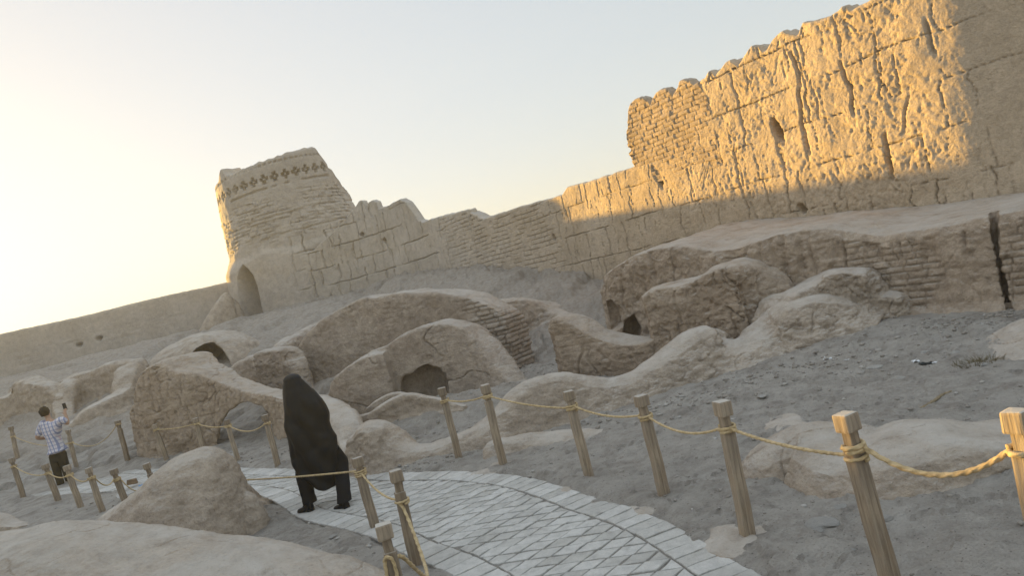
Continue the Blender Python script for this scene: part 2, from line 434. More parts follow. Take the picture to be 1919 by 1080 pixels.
def build_path():
    bm = bmesh.new(); rnd = random.Random(3)
    def slab(poly, z, bev=.010, rough=.012):
        c = (sum(p[0] for p in poly)/len(poly), sum(p[1] for p in poly)/len(poly))
        pts = []
        n = len(poly)
        for i in range(n):
            a, b = poly[i], poly[(i+1) % n]; L = math.hypot(b[0]-a[0], b[1]-a[1])
            k = max(1, int(L/.06))
            for j in range(k):
                t = j/k; r_ = rough*(.35 if j == 0 else .55)
                pts.append((a[0]+(b[0]-a[0])*t+rnd.uniform(-r_, r_), a[1]+(b[1]-a[1])*t+rnd.uniform(-r_, r_)))
        tx, ty = rnd.uniform(-.018, .018), rnd.uniform(-.018, .018)
        def lay(f, dz): return [bm.verts.new((c[0]+(p[0]-c[0])*f[0], c[1]+(p[1]-c[1])*f[0], z+dz+(p[0]-c[0])*tx+(p[1]-c[1])*ty)) for p in pts]
        size = max(.06, max(math.hypot(p[0]-c[0], p[1]-c[1]) for p in pts))
        A = lay((1.0,), -.030); B = lay((1.0,), -.007); C_ = lay((1-bev*.55/size,), -.0015); D = lay((1-bev*1.6/size,), rnd.uniform(-.0005, .001))
        m = len(pts)
        for U, V in ((A, B), (B, C_), (C_, D)):
            for i in range(m): bm.faces.new((U[i], U[(i+1) % m], V[(i+1) % m], V[i]))
        bm.faces.new(D)
    # kerb bands
    for L, sgn, dens in ((PATH_R, 1, .165), (PATH_L, -1, .20)):
        base = resample(L, dens); inner = offset_line(base, .30*sgn)
        for i in range(len(base)-1):
            if base[i][1] > 16: continue
            a, b, c, d = base[i], base[i+1], inner[i+1], inner[i]
            ctr = (a+b+c+d)/4; g = .008
            poly = [tuple(p+(ctr-p)/np.linalg.norm(ctr-p)*g*1.5) for p in (a, b, c, d)]
            if sgn < 0: poly = poly[::-1]
            slab(poly if sgn < 0 else poly, .020+rnd.uniform(-.004, .004))
    RI = offset_line(resample(PATH_R, .1), .304); LI = offset_line(resample(PATH_L, .1), -.304)
    region = np.array(list(map(tuple, RI))+list(map(tuple, LI[::-1])))
    cd = np.array([math.cos(R(-15)), math.sin(R(-15))]); xd = np.array([math.cos(R(46)), math.sin(R(46))])*.183
    g = .0085
    cand = []
    for r in range(-60, 160):
        for k in range(-110, 90):
            for_off = .5*(r % 2)
            o = np.array([-.9, 5.6])+xd*(r)+cd*((k-for_off-r*.0)*.19-r*.088*1.0)
            if -19 < o[0] < 3 and 1.5 < o[1] < 22: cand.append(o)
    cand = np.array(cand); ctr = cand+xd*.5+cd*.095
    sd = poly_sd(ctr, region)
    for o, s_ in zip(cand, sd):
        if s_ < -.12: continue
        j = lambda: np.array([rnd.uniform(-.006, .006), rnd.uniform(-.005, .005)])
        poly = [o+cd*g+xd*(g/.183)+j(), o+cd*(.19-g)+xd*(g/.183)+j(), o+cd*(.19-g)+xd*(1-g/.183)+j(), o+cd*g+xd*(1-g/.183)+j()]
        poly = [tuple(p) for p in poly]
        if s_ < .2:
            for line, sgn in ((RI, 1), (LI, -1)):
                k = int(np.argmin(((line-(o+xd*.5+cd*.095))**2).sum(1))); k0 = max(0, min(len(line)-2, k-1)); k1 = min(len(line)-1, k+1)
                T = line[k1]-line[k0]; T /= np.linalg.norm(T)+1e-9
                n_ = np.array([-T[1], T[0]])*sgn
                a = line[k]+n_*.004
                if np.hypot(*(line[k]-(o+xd*.5+cd*.095))) < .35: poly = clip_poly(poly, a[0], a[1], n_[0], n_[1])
                if len(poly) < 3: break
        if len(poly) < 3: continue
        ar = abs(sum(poly[i][0]*poly[(i+1) % len(poly)][1]-poly[(i+1) % len(poly)][0]*poly[i][1] for i in range(len(poly))))/2
        if ar < .0025: continue
        slab(poly, .016+rnd.uniform(-.004, .004))
    me = bpy.data.meshes.new('path'); bmesh.ops.recalc_face_normals(bm, faces=bm.faces); bm.to_mesh(me); bm.free()
    # joint bed
    bed = resample(PATH_R, .25); bed2 = resample(PATH_L, .25)
    n = min(len(bed), len(bed2)); V = []
    ia = np.linspace(0, len(bed)-1, 160); ib = np.linspace(0, len(bed2)-1, 160)
    for a, b in zip(ia, ib):
        p = bed[int(a)]; q = bed2[int(b)]
        for t in np.linspace(0, 1, 24): V.append((p[0]+(q[0]-p[0])*t, p[1]+(q[1]-p[1])*t, .0035))
    bedm = grid_mesh('bed', np.array(V), 160, 24)
    o = obj('paved_path', me, M['slab'], origin=False); tag(o, kind='structure')
    bo = obj('path_bed', bedm, M['joint'], origin=False); tag(bo, kind='structure')
build_path()

# ------------------------------------------------------------------ the long wall, the far wall, the tower
def wall_strip(name, path, ztop, zbot, thick, res, disp, mat, closed=False, parent=None, rnd_edge=.10, batter=.04, back=True, toplump=.03):
    """a standing wall: front face densely gridded, its relief pushed along the face normal"""
    L = np.array(path, float)
    d = np.r_[0, np.cumsum(np.linalg.norm(np.diff(L, axis=0), axis=1))]
    nu = int(d[-1]/res)+1; u = np.linspace(0, d[-1], nu+1)
    if closed: u = u[:-1]
    X = np.interp(u, d, L[:, 0]); Y = np.interp(u, d, L[:, 1])
    if closed: T = np.stack([np.roll(X, -1)-np.roll(X, 1), np.roll(Y, -1)-np.roll(Y, 1)], 1)
    else: T = np.stack([np.gradient(X), np.gradient(Y)], 1)
    T /= np.linalg.norm(T, axis=1)[:, None]; N = np.stack([T[:, 1], -T[:, 0]], 1)
    zt, zb = ztop(u), zbot(u)
    if thick is None: thick = np.interp(u, [0, 6, 9, 15, 30], [.26, .28, .45, .42, .42])
    Hmax = float((zt-zb).max()); nv = int(Hmax/res)+1
    f = np.linspace(0, 1, nv)
    U = np.repeat(u[:, None], nv, 1); Z = zb[:, None]+(zt-rnd_edge-zb)[:, None]*f[None]
    off = (Hmax*0-(Z-zb[:, None])*batter)
    q = disp(U.ravel(), Z.ravel()).reshape(U.shape)
    PX = X[:, None]+N[:, :1]*(off+q); PY = Y[:, None]+N[:, 1:]*(off+q); PZ = Z
    rows = [np.stack([PX, PY, PZ], -1)]
    offt = off[:, -1]
    def line(o_, z_): return np.stack([X+N[:, 0]*o_, Y+N[:, 1]*o_, z_], -1)[:, None]
    lump = toplump*fbm(np.stack([X, Y, zt], 1), 3.0, 3, 91)
    dq = q[:, -1]
    for a in (25, 50, 75):
        rows.append(line(offt+dq*(1-a/90)-rnd_edge*(1-math.cos(R(a))), zt-rnd_edge+rnd_edge*math.sin(R(a))+lump*(a/90)))
    for k in (.25, .5, .75, .92): rows.append(line(offt-rnd_edge-(thick-rnd_edge)*k, zt+lump*(1-k*.3)+.02*math.sin(k*9)))
    rows.append(line(offt-thick, zt-rnd_edge*.7)); rows.append(line(offt*0-thick-.1, zb+.3*(zt-zb))); rows.append(line(offt*0-thick-.1, zb))
    V = np.concatenate(rows, 1); nvt = V.shape[1]
    if closed: V = V
    me = grid_mesh(name, V.reshape(-1, 3), V.shape[0], nvt, close_u=closed, caps=not closed)
    fix_normals(me); smooth_mesh(me)
    return me
def on_line(px, py):
    """where a picture point meets the long wall's face -> (distance along it from its tower end, height)"""
    d = ray(px, py); t = (P0@PN-EYE[:2]@PN)/(d[:2]@PN); p = EYE+d*t
    u = float((p[:2]-PS)@PD)
    if u >= BL: return u, float(p[2])
    for i in range(len(BEND)-1):                  # the bend where it swings round to meet the tower's front
        a, b = BEND[i], BEND[i+1]; n = np.array([b[1]-a[1], a[0]-b[0]]); t = (a@n)/(d[:2]@n); p = EYE+d*t
        k = ((p[:2]-a)@(b-a))/((b-a)@(b-a))
        if k < 1 or i == len(BEND)-2:
            return float(BS[i]+k*(BS[i+1]-BS[i])), float(p[2])
Q8 = P0-PD*15.3
_bz = [np.array(p) for p in ((-8.7, 32.42), (-6.3, 32.35), (-4.55, 31.26))]+[Q8]
BEND = np.array([(1-t)**3*_bz[0]+3*(1-t)**2*t*_bz[1]+3*(1-t)*t*t*_bz[2]+t**3*_bz[3] for t in np.linspace(0, 1, 40)])
BS = np.r_[0, np.cumsum(np.linalg.norm(np.diff(BEND, axis=0), axis=1))]; BL = BS[-1]
PS = Q8-PD*BL                                     # the straight part, carried back to where the wall's length is counted from
def prof_from_px(pts, fn=on_line):
    a = sorted(fn(*p) for p in pts); a = np.array(a)
    return lambda u: np.interp(u, a[:, 0], a[:, 1])
def u_of(px, py): return on_line(px, py)[0]

def fortress_disp(u, z):
    s = 41; P = np.stack([u, z, 0*u], 1)
    ub0, ub1 = u_of(850, 470), u_of(1035, 450)       # a stretch of bare brickwork left of the lifts
    near = sst(u_of(1150, 400), u_of(1420, 300), u)
    d = .06*fbm(P, .55, 3, s)+.022*fbm(P, 2.2, 3, s+3)
    wd = np.interp(u, [0, 7, 14, 19], [.052, .040, .024, .016])
    g1, g2 = cells(u, z, .78, .52, s, wd)
    g5, g6 = cells(u, z+.2, .78, .30, s+7, .011); g2 = np.maximum(g2*sst(-.35, .0, perlin(P*1.3+3, 83)), .55*g6*sst(-.2, .15, perlin(P*1.7+3, 84))); g3, g4 = cells(u, z+.37, 1.56, 1.5, s+5, .020)
    bm = sst(ub0-1.2, ub0+.4, u+.5*perlin(P*1.1, 77))*(1-sst(ub1-.3, ub1+.5, u+.4*perlin(P*1.3, 78)))
    gb, hb = bricks(u, z, .14, .36, 9)
    lumps = fbm(P*np.array([1.2, .9, 1]), 5.2, 4, s+8, .65); l2 = fbm(P*np.array([1.2, .95, 1]), 13.0, 3, s+18, .6)
    pits = np.clip(fbm(P*np.array([1.5, .85, 1]), 8.5, 3, s+12)-.12, 0, 1)
    rg = .45+.75*sst(-.25, .35, fbm(P*np.array([.8, 1, 1]), .8, 3, s+90))
    crv = crack(P*np.array([1.15, .95, 1]), 4.2, .09, s+26, -.1)+.8*crack(P*np.array([1.1, 1, 1]), 8.5, .13, s+36, -.1)
    d += (1-bm)*(rg*((.007+.008*near)*lumps+(.004+.009*near)*l2-(.008+.009*near)*pits-(.006+.011*near)*crv)-.085*g1-(.10-.035*near)*g2-(.05+.05*near)*g4)
    gb = gb*sst(-.25, .1, fbm(P*np.array([1.1, 3.2, 1]), 1.3, 3, 66)); d += bm*(-.05*gb+.022*(hb-.5)+.006*lumps)
    # soft smoothing of the turned end
    # holes broken through the face
    for px, py, ru, rz, dep in ((1450, 246, .10, .26, .5), (1226, 332, .10, .28, .30), (1034, 446, .09, .10, .25), (676, 440, .12, .10, .25), (718, 451, .12, .10, .25),
                                (1500, 392, .08, .12, .25), (1338, 296, .05, .14, .2)):
        uu, z0 = on_line(px, py); r = np.sqrt(((u-uu+.25*(z-z0))/ru)**2+((z-z0)/rz)**2)+.35*perlin(P*9, 55)
        d -= dep*(1-sst(.75, 1.1, r))
    # long fissures
    for pts, w, dep in (([(1652, 255), (1660, 300), (1668, 335)], .035, .22), ([(1475, 100), (1487, 135), (1492, 160)], .03, .15), ([(1688, 245), (1690, 190)], .02, .08),
                        ([(1567, 120), (1590, 180), (1592, 215)], .026, .14), ([(1725, 40), (1742, 100)], .025, .1),
                        ([(1327, 265), (1345, 305)], .035, .2), ([(1490, 170), (1498, 240), (1512, 285)], .03, .15)):
        q = np.array([on_line(*p) for p in pts])
        zz = z+0.0; lo, hi = q[:, 1].min(), q[:, 1].max(); o = np.argsort(q[:, 1])
        uc = np.interp(zz, q[o, 1], q[o, 0])+.05*perlin(np.stack([0*z, z*4, 0*z], 1), 61)
        d -= dep*(1-sst(w*.5, w*1.3, np.abs(u-uc)))*sst(lo-.1, lo+.1, z)*(1-sst(hi-.1, hi+.1, z))
    return d
def build_fortress():
    uc = u_of(1720, 300)
    end = PS+PD*uc
    path = [tuple(p) for p in BEND[:-1]]+[tuple(PS+PD*t) for t in np.linspace(BL, uc, 60)]
    # rounded corner, turning to run across
    ang0 = math.atan2(PD[1], PD[0]); r = 3.0; c = end+np.array([-PD[1], PD[0]])*r
    for k in range(1, 25):
        a = ang0+k/24*(-ang0); path.append((c[0]+r*math.sin(a), c[1]-r*math.cos(a)))
    lx, ly = path[-1]
    for t in (.2, .4, .7, 1.2, 2, 3, 5, 8): path.append((lx+t, ly+.02*t))
    top = [(585, 470), (600, 455), (620, 436), (640, 414), (655, 395), (662, 388), (668, 377), (676, 378), (681, 392), (685, 379), (692, 376), (700, 379), (705, 391), (720, 387), (735, 378), (745, 374), (756, 381), (768, 398), (779, 415), (787, 418),
           (800, 412), (840, 402), (868, 395), (874, 400), (879, 420), (900, 411), (960, 391), (1010, 377), (1046, 367), (1056, 352), (1075, 347), (1100, 341), (1130, 331), (1160, 321), (1172, 317),
           (1200, 309), (1240, 298), (1275, 288), (1290, 270), (1296, 210), (1300, 165), (1304, 150), (1312, 146), (1318, 133), (1324, 131), (1331, 140), (1340, 130), (1350, 116), (1359, 112), (1366, 116), (1372, 124), (1382, 108), (1396, 86), (1410, 86), (1418, 96), (1426, 93),
           (1436, 75), (1446, 63), (1457, 57), (1470, 62), (1485, 64), (1489, 50), (1493, 41), (1510, 38), (1530, 36), (1545, 30), (1558, 20), (1566, 12), (1574, 10), (1580, 16), (1586, 17), (1600, 8), (1615, 2), (1650, -14), (1700, -34), (1800, -70)]
    a = np.array(sorted(on_line(*p) for p in top))
    ucorn = uc; zend = a[-1, 1]
    arc = r*abs(ang0)
    ue = ucorn+arc*.53                                   # in the turn the top breaks down
    a = a[a[:, 0] < ucorn-.1]
    tail = [(ucorn, 5.25), (ucorn+arc*.3, 5.1), (ue-.1, 4.95), (ue+.12, 4.86), (ue+.22, 4.70), (ue+.32, 4.3), (ue+.42, 4.05), (ue+.55, 4.12), (ue+.9, 4.25), (ue+2, 4.2), (ue+9, 4.1)]
    a = np.vstack([a, tail])
    def ztop(u):
        return np.interp(u, a[:, 0], a[:, 1])
    def zbot(u):
        p = np.interp(u, [0, 4, 10, 16, 30], [2.4, 2.2, 1.3, .3, .3]); return p
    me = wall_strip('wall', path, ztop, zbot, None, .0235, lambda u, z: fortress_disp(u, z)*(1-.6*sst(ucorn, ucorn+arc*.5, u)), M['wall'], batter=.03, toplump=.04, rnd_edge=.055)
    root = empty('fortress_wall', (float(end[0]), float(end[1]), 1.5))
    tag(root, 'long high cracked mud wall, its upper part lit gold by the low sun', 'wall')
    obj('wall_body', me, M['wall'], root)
    # the brick parapet with two rounded merlons standing on its broken part
    bot = [(1168, 318), (1200, 312), (1240, 301), (1275, 291), (1300, 284), (1330, 276)]
    tp = [(1168, 318), (1169, 205), (1172, 195), (1180, 187), (1190, 183), (1200, 185), (1207, 190), (1211, 197), (1214, 185), (1221, 173), (1230, 167), (1240, 166), (1248, 172), (1252, 180),
          (1256, 172), (1262, 162), (1264, 152), (1272, 149), (1284, 150), (1292, 158), (1300, 154), (1304, 160), (1330, 200)]
    tb = np.array(sorted(on_line(*p) for p in tp)); bb = np.array(sorted(on_line(*p) for p in bot))
    u0, u1 = u_of(1168.5, 260), u_of(1322, 200)
    pth = [tuple(PS+PD*t-PN*.10) for t in np.linspace(u0, u1, 10)]
    def pdisp(u, z):
        P = np.stack([u, z, 0*u], 1); g, b = bricks(u, z, .105, .34, 5, .13)
        d = -.034*g+.025*(b-.5)+.012*fbm(P, 5, 3, 4)+.02*fbm(P, 1, 2, 8)
        return d
    me2 = wall_strip('parapet', pth, lambda u: np.interp(u+u0, tb[:, 0], tb[:, 1]), lambda u: np.interp(u+u0, bb[:, 0], bb[:, 1])-.45, .24, .020, pdisp, M['brick'], batter=.01, toplump=.015, rnd_edge=.06)
    # ragged brick ends where the parapet breaks off
    co = get_co(me2); ul = (co[:, :2]-PS)@PD-u0
    k = np.exp(-(ul/.12)**2)*.07*(hash01(np.floor(co[:, 2]/.105).astype(int), 2, 3)-.3)
    co[:, :2] -= PD[None]*k[:, None]; set_co(me2, co)
    p = obj('brick_parapet', me2, M['brick'], root); p['label'] = 'brick parapet with two rounded merlons, bare of plaster'
build_fortress()

def build_far_wall():
    xa, za = [], []
    for px, py in ((-1500, 998), (-900, 850), (-400, 727), (0, 627), (100, 603), (200, 580), (300, 557), (400, 533), (470, 516)):
        p = at(px, py, LWY); xa.append(p[0]); za.append(p[2])
    x0, x1 = -95.0, -9.0
    path = [(x, LWY) for x in np.linspace(x0, x1, 40)]
    def disp(u, z):
        P = np.stack([u, z, 0*u], 1); g, b = bricks(u, z, .17, .45, 12, .18)
        mk = sst(-.25, .15, fbm(P, .5, 2, 6))*(1-sst(3.9, 4.3, z+.2*fbm(P, .8, 2, 4)))
        d = .05*fbm(P, .5, 3, 2)+.015*fbm(P, 3, 3, 3)+mk*(-.03*g+.015*(b-.5))
        for px, py in ((145, 647), (183, 635), (92, 706)):
            q = at(px, py, LWY); r = np.sqrt(((u+x0-q[0])/.16)**2+((z-q[2])/.10)**2); d -= .25*(1-sst(.8, 1.1, r))
        return d
    me = wall_strip('far', path, lambda u: np.interp(u+x0, xa, za)+.03*np.sin(u*.9)-.42*np.exp(-((u+x0+34.1)/1.35)**4), lambda u: 0*u+1.2, 1.0, .07, disp, M['tower'], batter=.05, toplump=.03, rnd_edge=.12)  # unseen dip added in the top so low sun reaches the nearest posts
    o = obj('curtain_wall', me, M['tower']); tag(o, 'plain low mud wall running left from the tower under the glowing sky', 'wall')
build_far_wall()

TC = np.array([-9.55, 35.6])
def build_tower():
    root = empty('watchtower', (TC[0], TC[1], 3.0)); tag(root, 'round crumbling mud tower with a band of cross-shaped holes and an arched doorway', 'tower')
    def circ(r, n=240):          # starts at the back, runs so that its outside is the face
        return [(TC[0]+r*math.cos(a), TC[1]+r*math.sin(a)) for a in np.linspace(math.pi/2, math.pi/2+2*math.pi, n)]
    r0 = 3.25
    path = circ(r0)
    q = at(461, 545, 32.35); DA = math.asin((q[0]-TC[0])/r0)
    th = lambda u: math.pi/2+u/r0                    # angle; the camera looks at -pi/2 (u = pi*r0)
    def ztop(u):
        a = th(u)-1.5*math.pi                         # 0 faces us, + to the right
        z = np.interp(a, [-3.2, -1.7, -1.35, -1.1, -.85, -.72, -.62, -.45, -.2, .2, .5, .80, .98, 1.08, 1.25, 1.45, 1.7, 2.2, 3.2],
                         [8.6, 9.2, 9.40, 9.32, 9.40, 9.78, 9.46, 9.36, 9.46, 9.60, 9.72, 9.86, 9.86, 9.3, 8.6, 8.1, 7.8, 7.9, 8.6])
        return z+.015*np.sin(u*5)+.012*np.sin(u*13)
    def disp(u, z):
        a = th(u)-1.5*math.pi; P = np.stack([u, z, 0*u], 1)
        d = .06*fbm(P, .6, 3, 3)+.02*fbm(P, 3, 3, 4)
        zc = 8.72+.18*(a)-.0*z                         # the band dips to the left
        g, b = bricks(u, z, .16, .42, 21, .17); g = g*sst(-.2, .12, fbm(P*np.array([1.0, 3.4, 1]), 1.4, 3, 67))
        mk = (1-sst(-.9, -.6, z-zc))*sst(5.7, 6.2, z+.3*fbm(P, .7, 2, 8))*sst(-.3, .1, fbm(P, .6, 2, 9))
        d += mk*(-.075*g+.06*(b-.5)-.10*np.clip(fbm(P*np.array([.5, 1.4, 1]), 3.0, 3, 10)-.1, 0, 1))
        # level string courses above and below the crosses
        for dz, dep in ((.62, .06), (-.42, .09), (-1.7, .05), (-2.55, .05)):
            w = .045; k = (1-sst(w*.6, w*1.4, np.abs(z-zc-dz+.03*perlin(P*1.5, 4))))
            k *= sst(-.2, .0, perlin(P*np.array([2.2, 0, 0])+dz, 6)) if dz < 0 else (np.sin(u*24) > -.4)
            d -= dep*k
        # crosses cut into the band
        pit = .53; k = np.floor(u/pit); fu = (u/pit-k-.5)*pit; fz = z-zc
        c = .080; ax, az = np.abs(fu), np.abs(fz)
        cross = ((ax < c*2.6) & (az < c*.95)) | ((ax < c*.95) & (az < c*2.6)); core = (ax < c*.62) & (az < c*.62)
        keep = hash01(k.astype(int), 5, 2) > .10
        d -= .22*(cross & ~core & keep)
        # lower part: lifts with upright cracks, joining the long wall on the right
        m2 = (1-sst(5.9, 6.4, z))*sst(.05, .3, a)
        g1, g2 = cells(u, z, .8, .6, 33, .045); d -= m2*(.09*g1+.13*g2)
        d += .22*(1-sst(6.2, 8.0, z))*sst(.3, 1.2, a)     # the foot spreads towards the wall
        # plastered foot, and the tall pointed doorway sunk into it
        d += .10*(1-sst(5.35, 5.75, z+.12*np.sin(a*7)+.1*fbm(P, 1.1, 2, 15)))
        d += .30*(1-sst(5.0, 5.7, z))*np.exp(-((a+.92)/.34)**2)
        da = (a-DA)*r0; hz = np.interp(z, [2.0, 4.2, 4.75, 5.1, 5.32], [.52, .50, .40, .20, .0])
        d -= .95*(1-sst(-.03, .03, np.abs(da)-hz))*(z < 5.33)
        return d
    me = wall_strip('drum', path, ztop, lambda u: 0*u+2.2, 1.1, .034, disp, M['tower'], closed=True, batter=.045, toplump=.06, rnd_edge=.14)
    obj('tower_drum', me, M['tower'], root)
    # the heap of plastered earth against the left of the doorway
    rows = []
    for px, py, Y, w in ((372, 622, 31.6, .5), (392, 585, 31.7, .6), (410, 560, 31.9, .6), (424, 548, 32.2, .55), (436, 560, 32.3, .4)):
        p = at(px, py, Y); rows.append((p[0], p[1], p[2], w, 1.6))
    st = dict(big=.05, bs=.8, rough=.010, rs=5, top=.008, crack=.03, cs=(.8,), seed=12)
    o = adobe('doorway_buttress', [ribbon(rows, PROF_SOFT, .2)], M['plaster'], .05, st, smooth=5, parent=root)
    o['label'] = 'sloping heap of plastered earth at the left of the doorway'
build_tower()
# ------------------------------------------------------------------ ruined walls and mounds of the court
def rows_px(pts, w=None, zb=None, sink=.08):
    """crest points (px, py, depth, half width[, base z]) -> ribbon rows in the world"""
    out = []
    for p in pts:
        q = at(p[0], p[1], p[2]); ww = p[3] if len(p) > 3 else w
        b = p[4] if len(p) > 4 else (zb if zb is not None else tz(q[0], q[1])-sink)
        out.append((q[0], q[1], q[2], ww, b))
    return out
RUIN = dict(big=.07, bs=1.2, rough=.028, rs=7, top=.008, pit=.06, ps=11, crack=.045, cw=.018, cs=(.9, 1.9), cm=.02, chip=.035)
def st(**k): d = dict(RUIN); d.update(k); return d

# --- the retaining wall of the terrace under the long wall
def bank(front, back, step=.15):
    """front rows (x, y, z_top, z_base), back rows (x, y, z): a solid earth terrace with a steep face"""
    A = catmull(front, step); n = len(A); t = np.linspace(0, 1, n); tb = np.linspace(0, 1, len(back)); B = np.array(back)
    Bq = np.stack([np.interp(t, tb, B[:, k]) for k in range(3)], 1)
    V = []
    for a, b in zip(A, Bq):
        dx, dy = b[0]-a[0], b[1]-a[1]; L = math.hypot(dx, dy); dx /= L; dy /= L; H = a[2]-a[3]
        prof = [(-.30, a[3]-.4), (-.24, a[3]), (-.10, a[3]+.12*H), (-.04, a[3]+.35*H), (0, a[3]+.7*H), (.03, a[3]+.90*H), (.12, a[2]-.01), (.35, a[2]+.03)]
        ring = [(a[0]+dx*o, a[1]+dy*o, z) for o, z in prof]
        for k in (.3, .6, .85, 1.0): ring.append((a[0]+dx*(.35+(L-.35)*k), a[1]+dy*(.35+(L-.35)*k), a[2]+.03+(b[2]-a[2]-.03)*k))
        ring.append((b[0], b[1], a[3]-.4)); ring.append(ring[0]); V.append(ring)
    V = np.array(V); me = grid_mesh('b', V.reshape(-1, 3), n, V.shape[1], caps=True)
    bm = bmesh.new(); bm.from_mesh(me); bmesh.ops.remove_doubles(bm, verts=bm.verts, dist=1e-5); bmesh.ops.recalc_face_normals(bm, faces=bm.faces); bm.to_mesh(me); bm.free()
    return me
def build_terrace():
    fr = []
    for px, py, Y in ((1122, 545, 15.6), (1130, 516, 14.6), (1165, 492, 14.0), (1205, 474, 13.5), (1255, 463, 13.0), (1320, 470, 12.5), (1400, 458, 11.8), (1450, 440, 11.45), (1520, 432, 11.1), (1600, 436, 10.65),
                      (1650, 444, 10.3), (1700, 436, 9.95), (1770, 424, 9.5), (1840, 408, 9.15), (1919, 391, 8.8), (2050, 358, 8.3), (2250, 305, 7.7)):
        p = at(px, py, Y); fr.append((p[0], p[1], p[2], min(.25, tz(p[0], p[1]))))
    bk = []
    for px, py, Y in ((1150, 500, 17.6), (1200, 480, 17.0), (1280, 450, 16.4), (1345, 425, 15.9), (1450, 412, 15.0), (1560, 402, 14.0), (1640, 398, 13.1), (1740, 386, 12.3), (1830, 374, 11.8), (1919, 362, 11.5), (2100, 330, 11.4), (2400, 270, 11.4)):
        p = at(px, py, Y); bk.append((p[0]+.35, p[1]+.2, p[2]+.02))
    # gully: a deep water-worn cleft in the face
    cl = []
    for px, py, w in ((1862, 385, .075), (1864, 430, .055), (1872, 490, .034), (1884, 545, .028), (1894, 590, .024)):
        p = at(px, py, 9.05); cl.append((p, w))
    V = []
    for p, w in cl:
        for ox, oy in ((-w*1.2, -.6), (w*1.2, -.6), (w*.9, .22), (0, .42), (-w*.9, .22)): V.append((p[0]+ox+oy*.64, p[1]+oy, p[2]))
    n = len(cl); F = [list(range(5)), list(range(5*(n-1), 5*n))[::-1]]
    for i in range(n-1):
        for k in range(5): F.append([i*5+k, i*5+(k+1) % 5, (i+1)*5+(k+1) % 5, (i+1)*5+k])
    cm = mesh_np('c', V, F); fix_normals(cm)
    # washed-out hollows under the left end
    hol = []
    for poly, Y, y0, y1 in (([(1122, 600), (1130, 575), (1148, 565), (1165, 580), (1172, 612), (1150, 632), (1125, 625)], 14.0, 12.5, 15.0),
                            ([(1168, 640), (1172, 605), (1190, 590), (1205, 620), (1200, 650)], 13.6, 12.5, 14.6)):
        hol.append(prism(poly, Y, y0, y1))
    dirx, diry = .5676, -.8233
    def extra(co, no):
        u = co[:, 0]*dirx+co[:, 1]*diry; side = sst(.75, .3, np.abs(no[:, 2]))
        P = co*np.array([1, 1, .35])
        # vertical rain runnels on the upper face
        top = sst(.75, 1.3, co[:, 2]); r = np.abs(perlin(np.stack([u*3.1, co[:, 2]*.35, 0*u], 1), 71))
        d = -.06*(1-sst(0, .14, r))*top*side
        # the rough broken-out stretch left of the brickwork
        rb = sst(-5.6, -4.9, -np.abs(u+3.4)*2.2)*0
        lf = 1-sst(-6.6, -5.7, u+.6*perlin(co*.9, 5))
        lump = lf*(fbm(co, 3.2, 4, 88, .6)*.07-.06*np.clip(fbm(co, 6, 3, 89)-.1, 0, 1))
        g, b = bricks(u, co[:, 2], .088, .26, 5, .2); lump += (1-lf)*(sst(-.45, -.1, fbm(co, .9, 2, 61))*(-.032*g+.028*(b-.5)))
        d += lump*side
        return co+no*d[:, None]
    o = adobe('retaining_wall', [bank(fr, bk)], M['earth'], 0.0202, 
              st(dx=dirx, dy=diry, rough=.02, pit=.035, crack=.014, big=.06, extra=extra, seed=5), cuts=[cm]+hol, smooth=2)
    tag(o, 'steep earth retaining wall with mud-brick courses and one deep vertical cleft', 'wall')
build_terrace()

# --- the large wall standing across the slope, bricks bare at its right end
g_rows = rows_px([(560, 700, 18.6, .34), (570, 660, 18.5, .36), (590, 622, 18.3, .38), (635, 583, 18.0, .40), (688, 556, 17.7, .42), (725, 552, 17.4, .42), (765, 544, 17.1, .44), (850, 546, 16.6, .44), (905, 556, 16.3, .42), (945, 574, 16.1, .40), (963, 592, 16.0, .38)])
def g_extra(co, no):
    # bare brick at the right end
    u = co[:, 0]; g, b = bricks(co[:, 0], co[:, 2], .10, .30, 4, .2)
    k = sst(-1.25, -.8, u+.25*perlin(co*1.5, 3))*sst(.75, .35, np.abs(no[:, 2]))
    return co+no*(k*(-.045*g+.04*(b-.5)))[:, None]
o = adobe('ruined_wall', [ribbon(g_rows, PROF_BOX, cap=(1, 0))], M['ruin'], 0.0230, st(seed=21, brick=.014, bh=.12, bl=.3, bm=.1, chip=.018, rough=.016, pit=.022, crack=.06, cs=(.4, .9), extra=g_extra), smooth=2)
tag(o, 'long tall mud wall across the slope with bare bricks at its right end', 'wall')

# --- the ruin with the broken niche
h_left = rows_px([(612, 752, 14.5, .22), (634, 724, 14.4, .26), (650, 696, 14.2, .34), (668, 678, 14.1, .40), (700, 660, 14.0, .44), (730, 655, 13.95, .42)], sink=.15)
h_main = rows_px([(705, 655, 14.2, .36), (735, 642, 14.1, .36), (765, 622, 14.0, .36), (800, 608, 13.9, .36), (840, 602, 13.8, .36), (880, 610, 13.7, .35), (905, 628, 13.6, .33)], sink=.15)
h_right = rows_px([(880, 612, 13.75, .33), (912, 636, 13.45, .34), (935, 665, 13.2, .30), (955, 692, 13.0, .25), (972, 715, 12.8, .2)], sink=.15)
nich = prism([(752, 762), (750, 715), (757, 702), (772, 700), (784, 690), (800, 684), (822, 688), (834, 700), (838, 722), (840, 760)], 13.6, 12.6, 14.05)
o = adobe('niche_wall', [ribbon(h_left, PROF_BOX, cap=(1, 0)), ribbon(h_main, PROF_BOX, cap=(0, 0)), ribbon(h_right, PROF)], M['ruin'], 0.0187, 
          st(seed=31, rough=.014, pit=.02, chip=.018, brick=.010, bm=.15, crack=.045, cs=(.7, 1.5), cm=.05), cuts=[nich], smooth=2)
